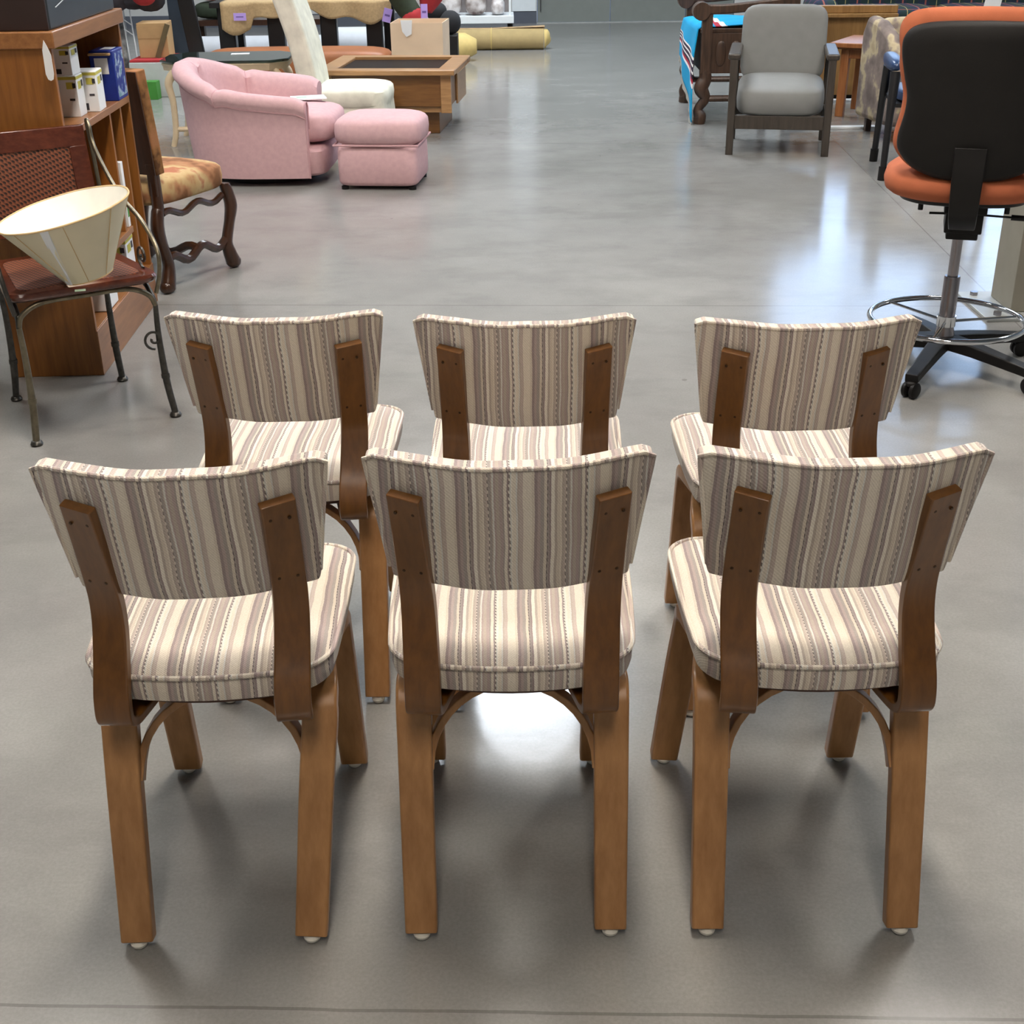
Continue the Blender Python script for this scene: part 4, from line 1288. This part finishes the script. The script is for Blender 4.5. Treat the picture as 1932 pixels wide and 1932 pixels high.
# ------------------------------------------------------------------ floral wing chair, blue-armed chair, plaid sofa
wc = thing('wing_chair', 'floral wing chair half hidden behind the drafting stool back', 'armchair', (2.80, 8.72, 0), math.radians(8))
MB().pillow((-0.13, 0.0, 0.28), (0.42, 0.60, 0.36), 6).build('body', M_FLORAL, wc)
MB().pillow((-0.13, 0.26, 0.46), (0.42, 0.16, 0.52), 4, M=Matrix.Rotation(math.radians(-7), 3, 'X')).build('backrest', M_FLORAL, wc)
for s in (-1, 1):
    MB().prism([(-0.27, 0.10), (-0.28, 0.38), (-0.25, 0.54), (-0.13, 0.65), (0.05, 0.72), (0.22, 0.74), (0.29, 0.63), (0.30, 0.10)], (-0.13 + s * 0.235 - 0.045, 0, 0), (0, 1, 0), (0, 0, 1), (0.09, 0, 0)).build('wing', M_FLORAL, wc, bevel=0.035, seg=4)
for x in (-0.32, 0.06):
    for y in (-0.25, 0.25):
        MB().strip([V(x, y, 0), V(x, y, 0.11)], (1, 0, 0), 0.04, 0.04).build('leg', M_WALNUT, wc)
bl = thing('blue_arm_chair', 'black framed seat with navy arm pad, beside the drafting stool back', 'chair', (2.445, 7.50, 0), math.radians(-10))
for x in (-0.29, 0.29):
    for y in (-0.25, 0.25):
        tp_ = 0.60 if y < 0 else 0.59
        lg = MB().tube([V(x * 1.01, y * 1.15, 0.0), V(x * .98, y, 0.35), V(x * .94, y * .8, tp_ - 0.03)], [0.017, 0.021, 0.03], 12).build('leg', M_INKBLACK, bl)
        MB().tube([V(x * 1.01, y * 1.15, 0.0), V(x * 1.005, y * 1.12, 0.075)], 0.024, 12).build('rubber_tip', M_BLACK, lg)
    MB().pillow((x * 0.95, 0.0, 0.605), (0.085, 0.50, 0.080), 2.6).build('arm_pad', M_NAVY, bl)
MB().pillow((0, 0, 0.44), (0.50, 0.50, 0.08), 4).build('seat', M_NAVY, bl)
MB().bx(-0.27, 0.27, -0.22, 0.25, 0.385, 0.405).build('seat_frame', M_INKBLACK, bl)
pl = thing('plaid_sofa', 'navy and green plaid sofa along the top right', 'sofa', (3.75, 11.9, 0), math.radians(-3))
MB().pillow((0, 0.0, 0.25), (2.1, 0.85, 0.36), 8).build('base', M_PLAID, pl)
MB().pillow((0, 0.35, 0.62), (2.05, 0.24, 0.66), 7).build('backrest', M_PLAID, pl)
for x in (-1.0, 1.0):
    MB().pillow((x, -0.02, 0.38), (0.22, 0.86, 0.52), 5).build('arm', M_PLAID, pl)
for x in (-0.95, 0.95):
    for y in (-0.32, 0.32):
        MB().bx(x - 0.03, x + 0.03, y - 0.03, y + 0.03, 0, 0.09).build('foot', M_WALNUT, pl)
for x in (-0.45, 0.45):
    MB().pillow((x, -0.10, 0.49), (0.86, 0.66, 0.17), 5).build('seat_cushion', M_PLAID, pl)
wcd = thing('card_stand', 'white card on a thin black stand above the drafting stool back', 'card', (3.12, 8.75, 0), 0.1)
MB().box((0, 0, 0.80), (0.11, 0.004, 0.09), ry=0.15).build('white_card', M_WHITE, wcd, bevel=0.001)
MB().tube([V(0, 0.006, 0.006), V(0, 0.006, 0.77)], 0.005, 8).lathe([(0, 0), (0.07, 0), (0.07, 0.008), (0, 0.008)], (0, 0.006, 0), 20).build('stand', M_INKBLACK, wcd)

# ------------------------------------------------------------------ far left: bench, trestle table, rolls and heaps
rb = thing('leather_bench', 'long cognac leather bench behind the glass table', 'bench', (-1.66, 10.75, 0), math.radians(-1))
MB().pillow((0, 0, 0.24), (1.50, 0.48, 0.30), 7, crown=0.01).build('seat', M_RUSTLEA, rb)
MB().bx(-0.70, 0.70, -0.20, 0.20, 0.0, 0.10).build('plinth', M_INKBLACK, rb)
tt = thing('trestle_table', 'black table with paired square legs under a burlap runner', 'table', (-1.72, 11.85, 0))
MB().bx(-0.78, 0.80, -0.30, 0.45, 0.64, 0.685).build('tabletop', M_INKBLACK, tt, bevel=0.004)
for x in (-0.66, -0.24, 0.21, 0.60):
    MB().strip([V(x, -0.20, 0), V(x, -0.20, 0.64)], (1, 0, 0), 0.14, 0.12).build('leg', M_INKBLACK, tt, bevel=0.004)
for x in (-0.68, 0.68):
    MB().strip([V(x, 0.36, 0), V(x, 0.36, 0.64)], (1, 0, 0), 0.10, 0.10).build('leg', M_INKBLACK, tt, bevel=0.004)
rows = []
for i in range(14):
    s = i / 13
    row = []
    for j in range(49):
        q = j / 48
        x = -2.40 + q * 1.44
        if s < 0.45:
            y, z = 12.1 - s / 0.45 * 0.57, 0.690
        else:
            k = (s - 0.45) / 0.55
            hang = 0.12 + 0.05 * math.sin(q * 9 + 0.5) + 0.03 * math.sin(q * 23) + (0.07 if q < 0.18 else 0)
            y = 11.53 - 0.012 - 0.015 * math.sin(q * 30) * k
            z = 0.690 - hang * k
        row.append(V(x, y, z))
    rows.append(row)
bu = cloth(rows, M_BURLAP, 'burlap_runner', 0.008)
tag(bu, 'frayed burlap runner hanging over the front of the black table', 'cloth')
def pcard(lab, x, y, z, w_, h_, rz_=0.0, ry_=0.0):
    t_ = thing('price_card', lab, 'card', (x, y, z), rz_, 'lilac price cards')
    MB().box((0, 0, 0), (w_, 0.003, h_), ry=ry_).build('card', M_LILAC, t_, bevel=0.001)
    MB().box((0, -0.0022, 0.0), (w_ * 0.6, 0.001, h_ * 0.14), ry=ry_).build('written_line', plain('violet_ink', srgb(110, 88, 160), .6), t_)
pcard('lilac price card pinned on the left of the burlap runner', -2.235, 11.485, 0.575, 0.105, 0.06)
pcard('lilac price card hanging at the right end of the burlap runner', -0.99, 11.44, 0.575, 0.07, 0.11, 0, 0.25)
pcard('lilac price card on the red stocking above the paper bag', -0.655, 11.02, 0.63, 0.055, 0.12)
def roll(lab, x0, x1, y, r_, m_, name='paper_roll', z=None, cat='roll', group=None, yaw=0.0):
    t_ = thing(name, lab, cat, ((x0 + x1) / 2, y, 0), yaw, group)
    L_ = (x1 - x0) / 2
    zz = r_ if z is None else z
    MB().tube([V(-L_, 0, zz), V(L_, 0, zz)], r_, 28).build('roll_body', m_, t_)
    MB().tube([V(-L_ - 0.002, 0, zz), V(-L_ + .01, 0, zz)], r_ * 0.3, 16).tube([V(L_ - .01, 0, zz), V(L_ + 0.002, 0, zz)], r_ * 0.3, 16).build('core', M_BROWNBK, t_)
    return t_
M_WROLL = plain('white_vinyl_roll', srgb(214, 216, 220), 0.3, var=0.04)
roll('white vinyl roll lying under the left half of the black table', -2.95, -1.62, 12.75, 0.155, M_WROLL, z=0.155)
roll('thick white vinyl roll under the right half of the black table', -1.58, -0.66, 12.7, 0.19, M_WROLL, z=0.19)
# bags and boxes right of the table
kb = thing('paper_bag', 'open kraft paper bag standing between coffee table and rug', 'bag', (-0.665, 10.60, 0), math.radians(-5))
w_, d_, h_ = 0.20, 0.20, 0.60
o4 = lambda k, z: [V(-w_ * k, -d_ * k, z), V(w_ * k, -d_ * k, z), V(w_ * k, d_ * k, z), V(-w_ * k, d_ * k, z)]
MB().loft([o4(.97, 0.0), o4(1, 0.1), o4(1.01, h_), o4(0.985, h_), o4(.97, 0.02)]).build('bag', M_KRAFT, kb, smooth=False)
MB().prism([(-0.06, 0.0), (0.03, 0.0), (0.022, -0.10), (-0.018, -0.12), (-0.05, -0.08)], (-0.06, -0.205, 0.62), (1, 0, 0), (0, 0, 1), (0, -0.006, 0)).build('tissue', M_WHITE, kb)
Rx = Matrix.Rotation(math.radians(90), 3, 'Y')
cn = thing('paper_roll', 'short cream paper roll with tapered end, lying left of the rolled rug', 'roll', (-0.60, 13.30, 0.135))
MB().lathe([(0, -0.25), (0.125, -0.25), (0.125, 0.10), (0, 0.10)], (0, 0, 0), 28, Rx).build('wrapped_part', M_CARD, cn)
MB().lathe([(0, 0.10), (0.132, 0.10), (0.135, 0.12), (0.128, 0.14), (0.126, 0.20), (0.070, 0.31), (0.062, 0.315), (0, 0.315)], (0, 0, 0), 32, Rx).build('tapered_end', M_CREAMPAP, cn)
# red and green soft bundle, black ball
sb = thing('stuffed_stocking', 'dark green and red stuffed stocking hanging over the paper bag', 'stocking', (-0.745, 11.12, 0.46))
MB().tube(spline([V(-0.16, 0, 0.40), V(-0.08, 0, 0.24), V(-0.01, -0.02, 0.14)], 6), [0.10, 0.095, 0.085], 14).build('leg_tube', M_DKGREEN, sb)
MB().pillow((0.0, -0.03, 0.11), (0.19, 0.17, 0.19), 2.4).build('toe', M_RED, sb)
MB().tube(spline([V(0.20, 0.05, 0.45), V(0.14, 0.03, 0.28), V(0.10, 0.0, 0.17)], 6), [0.12, 0.10, 0.05], 14).build('red_fold', M_RED, sb)
tag(MB().pillow((-0.49, 11.9, 0.475), (0.20, 0.22, 0.20), 2.2).pillow((-0.60, 11.93, 0.56), (0.18, 0.2, 0.16), 2.2).build('round_cushion', plain('black_knit', srgb(34, 34, 36), 0.9, bump=.3)), 'round black cushion beside the red stocking', 'cushion')
tag(MB().bx(-0.66, -0.42, 11.80, 12.08, 0, 0.375).build('black_crate', M_INKBLACK, bevel=0.004), 'black crate that holds up the round black cushion', 'crate')
# rolled rug
rg = thing('rolled_rug', 'tan rolled rug tied with cord, lying on the floor at the far left', 'rug', (-0.10, 14.28, 0), math.radians(-1.5))
MB().tube([V(-0.62, 0, 0.105), V(0.50, 0, 0.105)], 0.105, 28).build('roll_body', M_RUGBACK, rg)
MB().tube(spline([V(0.505, 0, 0.105), V(0.53, 0, 0.105), V(0.56, 0, 0.10), V(0.575, 0, 0.10)], 4), [0.10, 0.092, 0.05, 0.01], 24).build('roll_end', M_CREAMPAP, rg)
MB().loft([[V(-0.62, -0.02, 0.212), V(-0.62, 0.10, 0.19), V(-0.62, 0.105, 0.20), V(-0.62, -0.02, 0.222)], [V(-0.05, 0.0, 0.209), V(-0.05, 0.10, 0.19), V(-0.05, 0.105, 0.20), V(-0.05, 0.0, 0.217)], [V(0.51, -0.04, 0.225), V(0.51, 0.09, 0.20), V(0.51, 0.095, 0.212), V(0.51, -0.04, 0.242)]]).build('loose_edge', plain('pale_rug_edge', srgb(206, 178, 142), .9), rg, smooth=False)
for x in (-0.05,):
    MB().tube([V(x, 0.107 * math.cos(2 * PI * k / 28), 0.107 + 0.107 * math.sin(2 * PI * k / 28)) for k in range(28)], 0.006, 6, True).build('cord', M_CREAMPAP, rg)
# white shelf rack with bagged goods
rk = thing('display_rack', 'white low display rack with bagged goods at the back wall', 'rack', (-0.35, 14.95, 0))
MB().bx(-0.75, 0.44, -0.28, 0.28, 0.225, 0.30).build('deck', M_BOARDWHITE, rk, bevel=0.004)
for x in (-0.70, 0.40):
    MB().strip([V(x, -0.24, 0.30), V(x, -0.24, 1.5)], (1, 0, 0), 0.025, 0.025).build('upright', M_BOARDWHITE, rk)
    for y in (-0.22, 0.22):
        MB().lathe([(0, 0), (0.03, 0), (0.03, 0.224), (0, 0.224)], (x, y, 0), 10).build('foot', M_BLACK, rk)
MB().bx(-0.70, 0.40, 0.24, 0.26, 0.30, 1.4).build('back_panel', plain('mauve_grey_panel', srgb(120, 112, 110), .7), rk)
M_BAGFILL = blotch('bagged_textile', [(0.3, srgb(96, 78, 74)), (0.45, srgb(170, 160, 156)), (0.6, srgb(226, 222, 222))], 6, 0.3, 0.5)
for k, (x, sx, lb) in enumerate(((-0.87, 0.24, 'leftmost clear-wrapped bundle on the white rack'), (-0.60, 0.26, 'clear-wrapped bundle in the middle of the white rack'), (-0.32, 0.24, 'clear-wrapped bundle on the right of the white rack'), (-0.08, 0.15, 'small crumpled clear bag at the right end of the white rack'))):
    tag(MB().pillow((x, 14.85, 0.452 if k < 3 else 0.382), (sx, 0.24, 0.30 if k < 3 else 0.16), 3).build('wrapped_bundle', M_BAGFILL), lb, 'bundle', 'clear-wrapped bundles on the white rack')
# left background behind the bookcase
wcb = thing('low_white_cabinet', 'low white cabinet with red cloth on top, behind the cream table', 'cabinet', (-3.15, 11.30, 0))
MB().bx(0.06, 0.59, -0.28, 0.24, 0.0, 0.27).build('case', plain('dull_white_board', srgb(186, 190, 188), .6, var=.05), wcb, bevel=0.004)
MB().bx(0.065, 0.40, -0.27, 0.22, 0.2702, 0.29).build('red_cloth', M_RED, wcb, bevel=0.004)
tag(MB().bx(-3.00, -2.845, 10.86, 10.98, 0, 0.14).build('green_box', M_GREEN, bevel=0.003), 'small green box on the floor in front of the white cabinet', 'box')
bx_ = thing('cardboard_box', 'cardboard box with open flap on the white cabinet', 'box', (-2.90, 11.32, 0.2905), math.radians(4))
MB().bx(-0.14, 0.10, -0.14, 0.14, 0, 0.27).build('box_body', M_CARD, bx_, bevel=0.004)
MB().box((-0.02, -0.143, 0.20), (0.24, 0.004, 0.10), rx=0.05).build('flap', M_CARD, bx_)
MB().box((0.06, -0.155, 0.13), (0.04, 0.02, 0.28), ry=0.4).build('strap', plain('olive_strap', srgb(92, 78, 50), .8), bx_)
sl = thing('slate_board', 'slate blue upright panel left of the black table', 'panel', (-2.97, 11.98, 0))
MB().bx(0.02, 0.24, -0.02, 0.02, 0, 1.3).build('panel', M_SLATEC, sl, bevel=0.003)
tag(MB().strip([V(-2.62, 11.60, 0), V(-2.76, 11.60, 1.2)], (1, 0, 0), 0.13, 0.05).build('leaning_post', M_INKBLACK, bevel=0.004), 'black post leaning beside the slate blue panel', 'post')
hp = MB()
rng = random.Random(9)
for k in range(10):
    hp.pillow((-3.10 + rng.uniform(-.25, .25), 11.55 + rng.uniform(-.1, .1), 0.70 + rng.uniform(-0.0, .35)), (0.26, 0.24, 0.22), 2.3, 10, 8)
tag(hp.build('garment_heap', plain('charcoal_garment', srgb(58, 56, 62), .95, var=.4, nscale=8)), 'heap of dark clothing above the cardboard box', 'clothing', kind='stuff')
tag(MB().pillow((-2.95, 11.22, 0.82), (0.22, 0.2, 0.26), 2.3).build('red_garment', M_RED), 'dark red garment hanging in front of the clothing heap', 'clothing')
tag(MB().pillow((-2.72, 13.3, 0.665), (0.52, 0.3, 0.16), 3.5).build('knit_cushion', M_SALMON), 'salmon knitted cushion behind the black table', 'cushion')
tag(MB().pillow((-2.72, 13.3, 0.502), (0.58, 0.34, 0.16), 3.5).build('green_cushion', M_DKGREEN), 'dark green cushion under the salmon knitted one', 'cushion')
tag(MB().bx(-3.05, -1.7, 13.1, 13.55, 0.37, 0.42).bx(-3.04, -2.98, 13.12, 13.2, 0, .37).bx(-1.77, -1.71, 13.12, 13.2, 0, .37).bx(-3.04, -2.98, 13.45, 13.53, 0, .37).bx(-1.77, -1.71, 13.45, 13.53, 0, .37).build('cushion_bench', M_WALNUT), 'low dark bench holding the salmon and green cushions', 'bench')
dp = thing('display_tower', 'grey display tower with white wire rack behind the bookcase', 'rack', (-3.42, 11.80, 0), 0.1)
MB().bx(-0.16, 0.12, -0.06, 0.06, 0.10, 1.9).build('tower_panel', blotch('mottled_grey_panel', [(0.35, srgb(60, 60, 62)), (0.5, srgb(120, 120, 120)), (0.65, srgb(176, 176, 174))], 9, 0.4), dp, bevel=0.003)
wr = MB()
for x in (0.02, 0.085):
    wr.tube([V(x + 0.12, -0.068, 0.10), V(x + 0.06, -0.068, 1.85)], 0.006, 6)
for z in (0.42, 0.50, 0.72, 0.80, 1.05):
    wr.tube([V(0.12, -0.068, z + 0.05), V(0.19, -0.068, z)], 0.005, 6)
wr.build('wire_rack', M_WHITE, dp)
MB().bx(-0.16, 0.16, -0.10, 0.10, 0, 0.10).build('tower_base', M_CARD, dp, bevel=0.002)
bn = thing('beige_bin', 'beige bin edge at the far left behind the metal chair', 'bin', (-1.80, 4.02, 0))
MB().bx(-0.16, 0.055, -0.10, 0.12, 0.012, 0.40).build('bin_body', plain('beige_bin_plastic', srgb(170, 162, 146), .5), bn, bevel=0.01)
MB().bx(-0.15, 0.045, -0.09, 0.11, 0, 0.012).build('bin_base', M_BLACK, bn)
